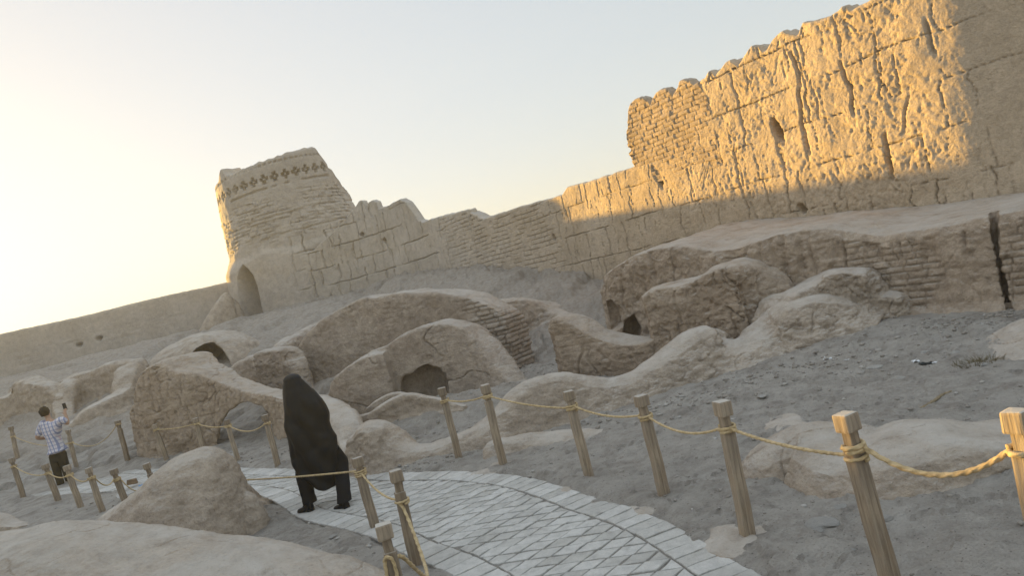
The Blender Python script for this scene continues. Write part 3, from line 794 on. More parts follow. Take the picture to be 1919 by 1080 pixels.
tag(o, 'low humped mud wall with a broken dark niche in its middle', 'wall')

# --- the wall stub with the sagging top, and the big block above it
i_rows = rows_px([(1031, 618, 13.3, .26), (1036, 600, 13.3, .28), (1060, 593, 13.2, .30), (1096, 607, 13.0, .30), (1130, 626, 12.8, .30), (1170, 636, 12.55, .32), (1215, 636, 12.3, .36), (1260, 600, 12.2, .3)], sink=.2)
o = adobe('wall_stub', [ribbon(i_rows, PROF_BOX, cap=(0, 0))], M['earth'], 0.0187, st(seed=41, crack=.05, cs=(1.0,), brick=.014, bm=-.1, rough=.022), smooth=2)
tag(o, 'short mud wall with an upright broken end and a sagging top', 'wall')
j_rows = rows_px([(1206, 556, 12.3, .36), (1225, 541, 12.25, .40), (1265, 530, 12.1, .44), (1308, 518, 11.95, .50), (1340, 500, 11.8, .54), (1372, 491, 11.65, .56), (1402, 496, 11.5, .54), (1428, 518, 11.35, .48), (1446, 556, 11.2, .42), (1460, 600, 11.1, .36)], sink=.2)
def j_extra(co, no):
    side = sst(.8, .35, np.abs(no[:, 2])); P = co
    d = side*(.030*fbm(P, 5, 3, 9)-.06*np.clip(fbm(P, 7.5, 3, 12)-.12, 0, 1))
    g1, g2 = cells(co[:, 0]*.8-co[:, 1]*.6, co[:, 2], .5, .3, 8, .03)
    return co+no*(d-side*(.02*g1+.035*g2))[:, None]
o = adobe('mud_block', [ribbon(j_rows, PROF_BOX, cap=(0, 1))], M['earth'], 0.0173, st(seed=51, extra=j_extra, rough=.024), smooth=2)
tag(o, 'big rough block of mud wall with a rounded hump on top', 'wall')

# --- the long winding wall in front, from the broken end on the left up to the terrace
k_rows = rows_px([(668, 812, 10.25, .30), (680, 797, 10.2, .34), (700, 793, 10.15, .36), (727, 800, 10.1, .34), (748, 823, 10.0, .32), (778, 836, 9.95, .30), (812, 833, 9.95, .30), (850, 815, 9.95, .32), (888, 795, 10.0, .36),
                  (930, 762, 10.1, .38), (962, 730, 10.2, .40), (1000, 706, 10.3, .42), (1055, 699, 10.35, .42), (1115, 713, 10.35, .42), (1172, 705, 10.4, .44), (1232, 671, 10.5, .50), (1295, 622, 10.65, .55), (1325, 613, 10.75, .56),
                  (1362, 636, 10.6, .60), (1396, 628, 10.55, .62), (1428, 598, 10.6, .60), (1460, 572, 10.55, .58), (1510, 556, 10.4, .56), (1560, 552, 10.28, .54), (1610, 560, 10.15, .48), (1655, 585, 10.0, .40)], sink=.1)
k2_rows = rows_px([(1432, 598, 10.75, .42), (1455, 562, 10.8, .48), (1478, 549, 10.8, .50), (1525, 523, 10.75, .52), (1562, 503, 10.65, .54), (1610, 503, 10.5, .54), (1640, 512, 10.4, .50), (1668, 545, 10.3, .40)], sink=.1)
PROF_BANK = [(-1.75, -.25), (-1.5, .0), (-1.22, .20), (-1.0, .45), (-.82, .70), (-.62, .88), (-.4, .96), (-.2, .99), (0, 1.0)]
def k_extra(co, no):
    side = sst(.9, .5, no[:, 2]); x = co[:, 0]
    r = sst(.0, 1.2, x+.4*perlin(co*1.2, 6))
    P = co*np.array([1, 1, 1.5])
    d = side*r*(.05*fbm(P, 4.5, 4, 14, .62)-.08*np.clip(fbm(P, 7, 3, 15)-.08, 0, 1)-.03*crack(P, 2.6, .06, 44, -.1))
    # raw broken end
    e = (1-sst(-2.55, -2.3, x))*sst(.8, .3, np.abs(no[:, 2])); d += e*(.04*fbm(co, 7, 4, 17, .65)-.03)
    return co+no*d[:, None]
o = adobe('winding_wall', [ribbon(k_rows, PROF_BANK, .1, cap=(1, 0)), ribbon(k2_rows, PROF_BOX, .1, cap=(0, 1))], M['plaster'], 0.0158, 
          st(seed=61, rough=.014, pit=.012, crack=.016, cs=(1.5,), cm=.2, extra=k_extra), smooth=2)
tag(o, 'long winding smooth-topped mud wall rising from the path towards the terrace', 'wall')

# --- low rims of a basin behind it, and the pale wall behind the woman
u_rows = rows_px([(628, 772, 12.2, .10), (665, 778, 11.9, .10), (700, 770, 11.7, .10), (728, 750, 11.7, .11), (760, 738, 11.7, .11), (800, 741, 11.6, .10), (840, 749, 11.5, .09), (868, 757, 11.4, .08)], sink=.02)
u2 = rows_px([(690, 762, 12.9, .10), (712, 746, 12.9, .11), (740, 735, 12.9, .10), (765, 738, 12.8, .08)], sink=.02)
o = adobe('basin_rim', [ribbon(u_rows, PROF), ribbon(u2, PROF)], M['plaster'], 0.0144, st(seed=71, rough=.008, pit=.0, crack=.015, big=.04), smooth=2)
tag(o, 'low smooth curving rim of a basin below the niche wall', 'basin')
v_rows = rows_px([(585, 745, 13.0, .22), (606, 748, 12.7, .24), (628, 764, 12.0, .26), (648, 790, 11.3, .27), (664, 822, 10.75, .28), (672, 850, 10.45, .25)], sink=.15)
o = adobe('low_wall', [ribbon(v_rows, PROF)], M['plaster'], 0.0158, st(seed=75, rough=.008, pit=.0, crack=.02), smooth=2)
tag(o, 'pale smooth low wall sloping down behind the woman in black', 'wall')

# --- the oven-like mound with an arch through its right side
m_rows = rows_px([(286, 745, 17.0, .6), (296, 700, 16.9, .75), (314, 678, 16.8, .80), (342, 667, 16.6, .78), (370, 684, 16.4, .62), (398, 692, 16.2, .46), (440, 713, 15.8, .32), (488, 731, 15.3, .27), (525, 735, 14.9, .26), (560, 742, 14.4, .30), (590, 752, 13.9, .32)], sink=.15)
m_cut = prism([(406, 860), (409, 815), (415, 793), (428, 772), (446, 758), (470, 752), (492, 757), (506, 772), (514, 800), (516, 860)], 15.3, 12.0, 19.0)
def m_extra(co, no):
    side = sst(.8, .35, np.abs(no[:, 2])); g1, g2 = cells(co[:, 0], co[:, 2], .30, .22, 18, .022)
    low = 1-sst(.5, 1.3, co[:, 2]); P = co*np.array([1.6, 1.6, .6])
    d = -side*(.022*g1+.03*g2)+side*low*.03*fbm(P, 6, 3, 19, .6)
    return co+no*d[:, None]
o = adobe('oven_mound', [ribbon(m_rows, PROF_BOX, .15)], M['earth'], 0.0230, st(seed=81, rough=.02, pit=.04, crack=.04, cs=(.9, 1.8), extra=m_extra), cuts=[m_cut], smooth=2)
tag(o, 'bulging rough mud mound with a wide arch through its right side', 'mound')

# --- the vault in the slope
n_rows = rows_px([(286, 690, 24.8, .8), (305, 662, 24.7, 1.1), (340, 638, 24.6, 1.3), (378, 624, 24.5, 1.4), (415, 621, 24.4, 1.4), (450, 634, 24.2, 1.2), (478, 658, 24.0, 1.0), (500, 690, 23.8, .8)], sink=.3)
n_cut = prism([(350, 700), (352, 674), (366, 655), (384, 645), (402, 642), (418, 654), (430, 674), (437, 700)], 23.3, 20.5, 24.7)
o = adobe('vault', [ribbon(n_rows, PROF_SOFT, .25)], M['plaster'], 0.0324, st(seed=91, rough=.012, pit=.01, crack=.02), cuts=[n_cut], smooth=2)
tag(o, 'domed mud vault in the slope with a dark open mouth', 'vault')
# --- small upright block and the wall leading to it
o1 = rows_px([(482, 676, 17.6, .30), (487, 662, 17.6, .34), (512, 652, 17.5, .36), (540, 654, 17.4, .36), (552, 672, 17.3, .30)], sink=.2)
o = adobe('upright_block', [ribbon(o1, PROF_BOX, cap=(0, 1))], M['ruin'], 0.0216, st(seed=95, rough=.02, crack=.045, brick=.014, bm=-.1), smooth=2)
tag(o, 'small upright block of mud wall with a flat pinkish face', 'wall')
o2 = rows_px([(410, 706, 20.0, .3), (440, 685, 19.8, .32), (470, 667, 19.5, .34), (492, 662, 19.3, .3), (530, 640, 20, .3), (580, 612, 21.5, .35), (640, 585, 23, .4)], sink=.2)
o = adobe('slope_wall', [ribbon(o2, PROF)], M['ruin'], 0.0252, st(seed=97), smooth=2)
tag(o, 'half-buried low wall climbing the slope behind the small upright block', 'wall')

e_rows = rows_px([(920, 566, 18.6, .5), (960, 560, 18.8, .55), (1005, 562, 18.9, .55), (1050, 576, 18.7, .55), (1090, 588, 18.3, .5), (1125, 596, 17.8, .45), (1150, 610, 17.2, .4)], sink=.3)
def e_extra(co, no):
    side = sst(.9, .5, no[:, 2]); d = side*(.10*fbm(co, 2.6, 4, 5, .62)-.16*np.clip(fbm(co*np.array([1, 1, .7]), 2.2, 3, 6)-.1, 0, 1))
    return co+no*d[:, None]
o = adobe('eroded_bank', [ribbon(e_rows, PROF, .15)], M['plaster'], .038, st(seed=99, rough=.03, extra=e_extra), smooth=2)
tag(o, 'rough crumbling earth bank between the long tall wall and the terrace', 'bank')

# --- rooms on the left
p_arm = rows_px([(262, 690, 23.2, .42), (240, 682, 22.9, .46), (232, 706, 22.4, .42), (222, 732, 22.0, .42), (196, 746, 21.7, .42), (160, 766, 21.4, .40), (136, 790, 21.2, .34)], sink=.25)
p_back = rows_px([(250, 674, 23.4, .42), (226, 676, 23.5, .42), (195, 684, 23.7, .38), (160, 697, 23.9, .38), (132, 706, 24.1, .40), (112, 722, 24.2, .36)], sink=.25)
p_side = rows_px([(140, 700, 24.0, .4), (122, 722, 23.4, .38), (116, 752, 22.9, .34), (122, 785, 22.3, .28)], sink=.25)
o = adobe('room_walls', [ribbon(p_arm, PROF), ribbon(p_back, PROF), ribbon(p_side, PROF)], M['plaster'], 0.0302, st(seed=101, rough=.014, pit=.012, crack=.03), smooth=2)
tag(o, 'smooth rounded walls of a small roofless room left of the oven-like mound', 'wall')
p_far = rows_px([(118, 735, 23.2, .34), (104, 722, 23.4, .38), (78, 712, 23.6, .42), (55, 708, 23.8, .44), (30, 716, 24.0, .44), (14, 738, 23.8, .42), (-25, 748, 23.6, .40), (-80, 752, 23.5, .4), (-140, 775, 23, .35)], sink=.25)
o = adobe('eroded_wall', [ribbon(p_far, PROF)], M['plaster'], 0.0324, st(seed=103, big=.1, rough=.02), smooth=2)
tag(o, 'lumpy eroded wall at the left edge in the haze behind the man', 'wall')

# --- mounds in front
q1 = rows_px([(150, 1006, 9.1, .55), (210, 958, 8.95, .70), (270, 915, 8.8, .82), (325, 872, 8.65, .85), (352, 850, 8.55, .80), (386, 842, 8.5, .66), (412, 850, 8.5, .52), (430, 866, 8.5, .40), (446, 892, 8.5, .28), (458, 922, 8.5, .18)], sink=.06)
o = adobe('smooth_mound', [ribbon(q1, PROF_SOFT, .1)], M['plaster'], 0.0144, st(seed=111, big=.06, bs=1.0, rough=.008, rs=9, pit=.006, crack=.028, cs=(.75,), cm=.12), smooth=2)
tag(o, 'smooth peaked mud mound beside the path in the left foreground', 'mound')
q2 = rows_px([(-320, 1060, 6.6, .8), (-160, 1030, 6.3, .9), (-50, 1012, 6.15, .95), (20, 1002, 6.05, 1.0), (70, 998, 6.0, 1.0), (125, 999, 5.95, 1.0), (200, 1010, 5.85, 1.0), (290, 1024, 5.75, .95), (390, 1032, 5.65, .9), (470, 1042, 5.55, .8), (550, 1060, 5.45, .65), (620, 1084, 5.3, .5), (690, 1130, 5.1, .35)], sink=.06)
o = adobe('mud_bank', [ribbon(q2, PROF_SOFT, .1)], M['plaster'], 0.0130, st(seed=115, big=.05, bs=1.1, rough=.012, rs=8, top=.008, pit=.008, crack=.025, cs=(1.0, 2.2), cm=.02), smooth=2)
tag(o, 'broad cracked mud bank along the bottom left of the view', 'mound')
r1 = rows_px([(1388, 892, 6.3, .16), (1408, 862, 6.28, .26), (1448, 829, 6.25, .34), (1500, 803, 6.2, .40), (1532, 806, 6.1, .42), (1580, 823, 5.85, .52), (1620, 829, 5.70, .60), (1678, 813, 5.58, .62), (1730, 803, 5.52, .58), (1785, 800, 5.48, .52), (1845, 804, 5.45, .48), (1919, 797, 5.45, .45), (2020, 785, 5.4, .5), (2150, 775, 5.2, .5)], sink=.05)
o = adobe('low_mound', [ribbon(r1, PROF_LOW, .08)], M['plaster'], 0.0115, st(seed=121, big=.045, rough=.008, rs=9, pit=.01, crack=.03, cs=(.9, 1.7), cm=.10), smooth=2)
tag(o, 'low long smooth mound with a dark crack, right of the rope fence', 'mound')
r2 = rows_px([(1290, 858, 8.0, .25), (1350, 838, 7.8, .32), (1400, 812, 7.6, .38), (1445, 792, 7.5, .42), (1482, 785, 7.4, .42), (1520, 790, 7.3, .38), (1552, 806, 7.2, .3)], sink=.05)
o = adobe('small_hump', [ribbon(r2, PROF_SOFT, .08)], M['plaster'], 0.0144, st(seed=125, big=.03, rough=.008, pit=.006, crack=.015), smooth=2)
tag(o, 'pale low hump half hidden behind the long low mound', 'mound')
s1 = rows_px([(925, 824, 9.3, .20), (990, 814, 9.2, .24), (1070, 810, 9.05, .26), (1150, 805, 8.95, .28), (1210, 815, 8.8, .34), (1260, 832, 8.5, .36), (1320, 846, 8.2, .32), (1370, 850, 7.9, .25)], sink=.04)
o = adobe('low_curb', [ribbon(s1, PROF_SOFT, .08)], M['plaster'], 0.0144, st(seed=127, big=.03, rough=.008, pit=.006, crack=.012), smooth=2)
tag(o, 'pale worn strip of low mud curb behind the rope fence', 'curb')
t1 = rows_px([(1835, 722, 7.5, .22), (1862, 690, 7.65, .34), (1885, 652, 7.8, .42), (1908, 624, 7.9, .46), (1935, 606, 7.95, .46), (2000, 600, 7.9, .46), (2100, 620, 7.8, .4)], sink=.05)
o = adobe('edge_mound', [ribbon(t1, PROF, .1)], M['plaster'], 0.0144, st(seed=131, rough=.012, crack=.03), smooth=2)
tag(o, 'smooth mud mound cut off by the right edge of the view', 'mound')
w1 = rows_px([(-60, 962, 12.6, .3), (-8, 972, 12.5, .24), (18, 981, 12.4, .18), (50, 980, 12.3, .15), (84, 970, 12.5, .12)], sink=.05)
o = adobe('sunken_rim', [ribbon(w1, PROF_BOX, .1)], M['plaster'], 0.0144, st(seed=133, rough=.01, pit=.0), smooth=2)
tag(o, 'small pale mud rim at the left edge in front of the rope fence', 'curb')
# ------------------------------------------------------------------ rope fence
def mat_wood():
    m, nt, b = new_mat('weathered_wood'); tc = nt.nodes.new('ShaderNodeTexCoord').outputs['Object']
    mp = nt.nodes.new('ShaderNodeMapping'); mp.inputs['Scale'].default_value = (14, 14, 1.1); nt.links.new(tc, mp.inputs[0])
    n = noise(nt, mp.outputs[0], 3.2, 6, .65, .6); n2 = noise(nt, tc, 3.5, 4, .6); n3 = noise(nt, tc, 60, 3)
    oi = nt.nodes.new('ShaderNodeObjectInfo')
    c = ramp(nt, n, [(.28, (.145, .11, .078)), (.45, (.285, .225, .162)), (.62, (.385, .315, .235)), (.8, (.45, .385, .30))])
    c = mixc(nt, ramp(nt, n2, [(.42, (0,)), (.68, (.75,))]), c, (.27, .235, .195))
    st_ = ramp(nt, noise(nt, mp.outputs[0], .9, 3, .5), [(.62, (0,)), (.72, (.6,))])
    c = mixc(nt, st_, c, (.17, .10, .05))
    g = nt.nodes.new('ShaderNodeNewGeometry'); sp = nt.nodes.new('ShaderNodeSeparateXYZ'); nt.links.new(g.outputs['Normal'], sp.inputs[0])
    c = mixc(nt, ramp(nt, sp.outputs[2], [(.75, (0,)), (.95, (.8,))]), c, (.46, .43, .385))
    c = mixc(nt, 1.0, c, ramp(nt, oi.outputs['Random'], [(0, (.72, .70, .68)), (1, (1.1, 1.1, 1.1))]), 'MULTIPLY')
    nt.links.new(c, b.inputs['Base Color']); b.inputs['Roughness'].default_value = .8
    nt.links.new(bump(nt, mth(nt, 'ADD', n, mth(nt, 'MULTIPLY', n3, .2)), .006, 1.0), b.inputs['Normal']); return m
def mat_rope():
    m, nt, b = new_mat('straw_rope'); tc = nt.nodes.new('ShaderNodeTexCoord').outputs['Object']
    n = noise(nt, tc, 26, 4, .6); n2 = noise(nt, tc, 220, 2)
    nt.links.new(ramp(nt, n, [(.3, (.32, .235, .13)), (.5, (.47, .36, .205)), (.72, (.58, .46, .29))]), b.inputs['Base Color'])
    nt.links.new(bump(nt, n2, .002, .8), b.inputs['Normal']); return m
M['wood'] = mat_wood(); M['rope'] = mat_rope()
def box_bm(bm, w, d, z0, z1, tw=0, bev=.006, taper=1.0, jit=.0, rnd=random):
    v = []
    for z, s in ((z0, 1), (z1, taper)):
        for sx, sy in ((-1, -1), (1, -1), (1, 1), (-1, 1)):
            v.append(bm.verts.new((sx*w/2*s+rnd.uniform(-jit, jit), sy*d/2*s+rnd.uniform(-jit, jit), z+rnd.uniform(-jit, jit))))
    fs = [bm.faces.new(f) for f in ((v[3], v[2], v[1], v[0]), (v[4], v[5], v[6], v[7]), (v[0], v[1], v[5], v[4]), (v[1], v[2], v[6], v[5]), (v[2], v[3], v[7], v[6]), (v[3], v[0], v[4], v[7]))]
    es = list({e for f in fs for e in f.edges}); bmesh.ops.bevel(bm, geom=es, offset=bev, segments=2, affect='EDGES', profile=.6)
def post_meshes(seed, H):
    """a turned-square post: shaft, cut neck, block head"""
    rnd = random.Random(seed)
    bm = bmesh.new(); box_bm(bm, .088, .080, -.25, H-.185, bev=.010, taper=.97, jit=.003, rnd=rnd)
    box_bm(bm, .064, .060, H-.20, H-.09, bev=.006, jit=.002, rnd=rnd)
    bmesh.ops.subdivide_edges(bm, edges=[e for e in bm.edges if e.calc_length() > .4], cuts=14)
    for v in bm.verts:
        p = Vector((v.co.x*9, v.co.y*9, v.co.z*3.1+seed)); 
        v.co.x += .0035*math.sin(p.z*1.7+seed)+.002*math.sin(p.z*5+seed*2); v.co.y += .003*math.cos(p.z*1.3+seed*3)
    sh = bpy.data.meshes.new('shaft'); bm.to_mesh(sh); bm.free()
    bm = bmesh.new(); box_bm(bm, .104, .100, H-.105, H, bev=.013, taper=.97, jit=.004, rnd=rnd)
    hd = bpy.data.meshes.new('head'); bm.to_mesh(hd); bm.free()
    return sh, hd
def footing_mesh(seed):
    rnd = random.Random(seed); bm = bmesh.new(); rings = []
    n = 26; ph = rnd.uniform(0, 6); e = rnd.uniform(1.0, 1.35)
    for r, z in ((.36, -.05), (.33, .004), (.27, .020), (.16, .030), (.06, .032)):
        rings.append([bm.verts.new((r*e*(1+.22*math.sin(2*a+ph)+.12*math.sin(3*a+ph*2)+.05*math.sin(7*a))*math.cos(a), r*(1+.18*math.sin(2*a+ph*1.5)+.10*math.sin(5*a+ph))*math.sin(a), z+.006*math.sin(3*a+r*9))) for a in [i/n*2*math.pi for i in range(n)]])
    for A, B in zip(rings, rings[1:]):
        for i in range(n): bm.faces.new((A[i], A[(i+1) % n], B[(i+1) % n], B[i]))
    bm.faces.new(rings[-1]); me = bpy.data.meshes.new('footing'); bm.to_mesh(me); bm.free(); smooth_mesh(me); return me
variants = [post_meshes(s, .95) for s in (3, 8, 14, 21)]
foots = [footing_mesh(s) for s in (4, 9, 15)]
for sh, hd in variants: sh.materials.append(M['wood']); hd.materials.append(M['wood'])
for f in foots: f.materials.append(M['plaster'])
POST = {}
def make_post(var, foot):
    root = empty('fence_post', (0, 0, 0)); sh, hd = variants[var % 4]
    a = bpy.data.objects.new('shaft', sh); COL.objects.link(a); a.parent = root
    b = bpy.data.objects.new('head', hd); COL.objects.link(b); b.parent = root
    if foot:
        c = bpy.data.objects.new('mortar_pad', foots[var % 3]); COL.objects.link(c); c.parent = root
    return root
protos = {}
def copy_thing(o):
    c = o.copy(); COL.objects.link(c)
    for ch in o.children:
        d = ch.copy(); COL.objects.link(d); d.parent = c
    return c
def hit(px, py):
    """where a picture ray first meets the modelled terrain"""
    d = ray(px, py); lo = 2.0
    for k in range(4000):
        t = (lo+k*.01)/d[1]; p = EYE+d*t
        if p[2] <= tz(p[0], p[1]): return p
    return gnd(px, py)
def place_post(key, top, base, label, Y=None, foot=False, var=0, yaw=0.0):
    if Y is None:
        b = hit(*base); Y = b[1]
        t = at(top[0], top[1], Y); v = t-b
    else:
        t = at(top[0], top[1], Y)
        lean = np.array(base if base else (0, 0)); v = np.array([lean[0], lean[1], .95])
        b = t-v/np.linalg.norm(v)*.95
    L = np.linalg.norm(v); d = Vector(v/L)
    pk = (var, foot)
    if pk not in protos: o = protos[pk] = make_post(var, foot)
    else: o = copy_thing(protos[pk])
    s = max(.9, min(1.12, L/.95)); z0 = t-np.array(d)*.95*s
    o.location = Vector(z0); q = Vector((0, 0, 1)).rotation_difference(d)
    o.rotation_mode = 'QUATERNION'; o.rotation_quaternion = q @ Matrix.Rotation(yaw, 3, 'Z').to_quaternion(); o.scale = (1, 1, s)
    tag(o, label, 'post', 'posts of the rope fence along the path')
    POST[key] = (Vector(z0), d, .95*s); return o
# row on the court side, near to far on the right
place_post('a1', (1902, 768), (.02, -.0), 'nearest right-hand post, cut by the right edge, with a sunlit side', Y=3.25, var=0, yaw=.5)
place_post('a2', (1582, 774), (-.02, .02), 'tall post second from the right edge with rope ends tied round its neck', Y=3.95, var=1, yaw=.42)
place_post('a3', (1352, 751), (1402, 1010), 'post with a dark brown stain half way up its shaft', foot=True, var=2, yaw=.3)
place_post('a4', (1200, 741), (1246, 935), 'third post back from the right-hand foreground, in a wide mortar pad', foot=True, var=3, yaw=.35)
place_post('a5', (1064, 733), (1106, 901), 'fourth post back on the right, in front of the pale curb', foot=True, var=0, yaw=.2)
place_post('a6', (908, 721), (944, 876), 'right post of the pair standing close together below the niche wall', foot=True, var=1, yaw=.3)
place_post('a7', (827, 727), (861, 862), 'left post of the close pair, where the right-hand rope row ends', var=2, yaw=.1)
# row on the far side of the path
place_post('b1', (496, 778), (522, 877), 'post in front of the arch, just left of the woman in black', var=3, yaw=.2)
place_post('b2', (424, 787), (448, 868), 'post at the left foot of the arch, above the smooth mound', var=0, yaw=.4)
place_post('b3', (366, 784), (386, 856), 'thin pale post against the rough face of the oven-like mound', var=1)
place_post('b4', (289, 796), (314, 866), 'post at the left corner of the oven-like mound', var=2, yaw=.2)
place_post('b5', (220, 789), (240, 866), 'lone post between the room walls and the path, right of the man', var=3)
place_post('b6', (127, 806), (141, 868), 'post directly behind the man in the checked shirt', var=0, yaw=.3)
place_post('b7', (20, 800), (34, 862), 'faint post near the left edge on the far side of the path', var=1)
# row on the near side
place_post('c1', (21, 859), (45, 936), 'leftmost post of the near row, before the pale paving', var=2, yaw=.3)
place_post('c2', (84, 871), (112, 946), 'post of the near row at the left of the man\'s feet', var=3, yaw=.1)
place_post('c3', (124, 873), (154, 958), 'post of the near row standing in front of the man\'s legs', var=0, yaw=.2)
place_post('c4', (165, 877), (194, 964), 'longest-looking near-row post, right of the man, at the mound\'s left foot', var=1, yaw=.4)
place_post('c5', (212, 880), (236, 944), 'near-row post beside the pale flat slab', var=2, yaw=.1)
place_post('c6', (274, 869), (-.05, -.03), 'last near-row post, its lower half hidden by the smooth mound', Y=12.4, var=3, yaw=.3)
place_post('d1', (668, 858), (-.02, .02), 'post on the path edge right of the woman, with a rope hole near its head', Y=7.45, var=0, yaw=.5)
place_post('d2', (740, 881), (.02, .03), 'leaning post on the path with a rope hanging down its side', Y=6.1, var=1, yaw=.35)
place_post('d3', (717, 982), (.0, .02), 'nearest post at the bottom edge with a knotted rope on its front', Y=4.75, var=3, yaw=.25)

def rope_mesh(pts, r, wraps=(), twist=22.0):
    """three-strand rope along a path: a lobed section turning as it goes"""
    P = np.array(pts, float); d = np.r_[0, np.cumsum(np.linalg.norm(np.diff(P, axis=0), axis=1))]
    n = max(12, int(d[-1]/(r*.75))); t = np.linspace(0, d[-1], n); Q = np.stack([np.interp(t, d, P[:, k]) for k in range(3)], 1)
    for _ in range(3): Q[1:-1] = .25*Q[:-2]+.5*Q[1:-1]+.25*Q[2:]
    T = np.gradient(Q, axis=0); T /= np.linalg.norm(T, axis=1)[:, None]+1e-9
    A = np.cross(T, [0.13, .21, 1.0]); A /= np.linalg.norm(A, axis=1)[:, None]+1e-9; B = np.cross(T, A)
    m = 15; th = np.arange(m)/m*2*np.pi
    rr = r*(1+.20*np.cos(3*(th[None]+t[:, None]/r*.42)))*(1+.06*np.sin(t*37))[:, None]
    V = Q[:, None]+rr[..., None]*(np.cos(th)[None, :, None]*A[:, None]+np.sin(th)[None, :, None]*B[:, None])
    V = np.concatenate([V, V[:, :1]], 1)
    me = grid_mesh('rope', V.reshape(-1, 3), n, m+1, caps=True); smooth_mesh(me); return me
def hang(a, b, sag, n=40):
    a = np.array(a); b = np.array(b); t = np.linspace(0, 1, n)[:, None]
    p = a+(b-a)*t; p[:, 2] -= sag*4*(t*(1-t))[:, 0]; return p
def anchor(key, h=.79, side=None):
    b, d, L = POST[key]; return np.array(b+d*L*h)
def coil(key, h, r, turns, start):
    b, d, L = POST[key]; c = np.array(b+d*L*h); dd = np.array(d); x = np.cross(dd, [0, 1, 0]); x /= np.linalg.norm(x); y = np.cross(dd, x)
    k = int(26*turns); out = []
    for i in range(k):
        a = start+i/26*2*math.pi; out.append(c+x*math.cos(a)*r+y*math.sin(a)*r+dd*(i/26*.022-.011*turns))
    return np.array(out)
def rope(k0, k1, sag, label, r=.0092, h0=.785, h1=.785, knot=True):
    A, B = anchor(k0, h0), anchor(k1, h1)
    c0 = coil(k0, h0, .056, 1.6, 0.4) if knot else None
    u = (B-A)/np.linalg.norm(B-A); s = hang(A+u*.058, B-u*.058, sag)
    ms = [rope_mesh(s, r)]
    if knot:
        ms.append(rope_mesh(c0, r)); ms.append(rope_mesh(coil(k1, h1, .056, 1.6, 2.1), r))
    me = join_meshes(ms); smooth_mesh(me)
    o = obj('rope', me, M['rope']); tag(o, label, 'rope', 'ropes strung between the fence posts'); return o
rope('a2', 'a1', .135, 'thick wrapped rope sagging to the sunlit post at the right edge', r=.0128, h0=.80, h1=.80)
rope('a3', 'a2', .03, 'frayed rope slanting down over the low long mound in the right foreground', r=.0100, h0=.80, h1=.74)
rope('a4', 'a3', .085, 'rope sagging in front of the pale hump, from the stained post', h0=.79, h1=.80)
rope('a5', 'a4', .05, 'rope between the third and fourth posts back on the right', h0=.83, h1=.80)
rope('a6', 'a5', .03, 'long straight rope running right from the close pair of posts', h0=.86, h1=.80)
rope('a7', 'a6', .035, 'short rope between the close pair of posts', h0=.82, h1=.86)
rope('b2', 'b1', .12, 'rope sagging in front of the arch of the oven-like mound', h0=.86, h1=.84)
rope('b3', 'b2', .05, 'rope across the right of the oven-like mound\'s rough face', h0=.86, h1=.86)
rope('b4', 'b3', .03, 'faint rope across the left of the oven-like mound\'s rough face', h0=.86, h1=.86)
rope('b6', 'b5', .26, 'slack rope hanging in a deep curve right of the man', h0=.62, h1=.92)
rope('b7', 'b6', .15, 'faint slack rope behind the man near the left edge', h0=.7, h1=.62)
rope('c1', 'c2', .10, 'rope at the left end of the near row, over pale paving', h0=.80, h1=.78)
rope('c2', 'c3', .07, 'short pale rope sagging in front of the man\'s shins', h0=.80, h1=.80)
rope('c3', 'c4', .09, 'faint rope just right of the man\'s shoes', h0=.80, h1=.80)
rope('c4', 'c5', .12, 'rope of the near row left of the flat pale slab', h0=.80, h1=.80)
rope('c5', 'c6', .20, 'rope hanging in a curve above the flat pale slab', h0=.78, h1=.70)
rope('c6', 'd1', .06, 'long taut rope passing in front of the woman in black', h0=.70, h1=.85)
rope('d1', 'd2', .075, 'rope sagging between the two posts on the path', h0=.82, h1=.72)
# the deep hanging rope between the two nearest left posts, and the tail tied on the front one
A, B = anchor('d2', .74), anchor('d3', .76)
p = np.array([A+[-.02, -.05, -.01], A+[.02, -.075, -.10], A+(B-A)*.3+[.09, 0, -.34], A+(B-A)*.55+[.13, 0, -.40], A+(B-A)*.78+[.12, 0, -.25], B+[.06, .05, -.03], B+[.03, -.02, .0]])
o = obj('rope', rope_mesh(catmull(p, .02), .0125), M['rope']); tag(o, 'rope hanging in a deep loop down the leaning post on the path', 'rope', 'ropes strung between the fence posts')
B = anchor('d3', .74)
p = np.array([B+[-.035, -.055, .02], B+[-.012, -.075, .055], B+[.02, -.066, .03], B+[.026, -.066, -.07], B+[.022, -.07, -.13]])
q = np.array([B+[-.03, -.056, .03], B+[-.038, -.064, -.06], B+[-.036, -.066, -.2], B+[-.03, -.068, -.42]])
kn = np.array([B+[.022+.020*math.cos(a), -.074-.008*math.sin(a*2), -.14+.018*math.sin(a)] for a in np.linspace(0, 14, 60)])
me = join_meshes([rope_mesh(catmull(p, .01), .0105), rope_mesh(catmull(q, .01), .0105), rope_mesh(kn, .009)]); smooth_mesh(me)
o = obj('rope', me, M['rope']); tag(o, 'knotted rope tail on the front of the nearest bottom-edge post', 'rope', 'ropes strung between the fence posts')

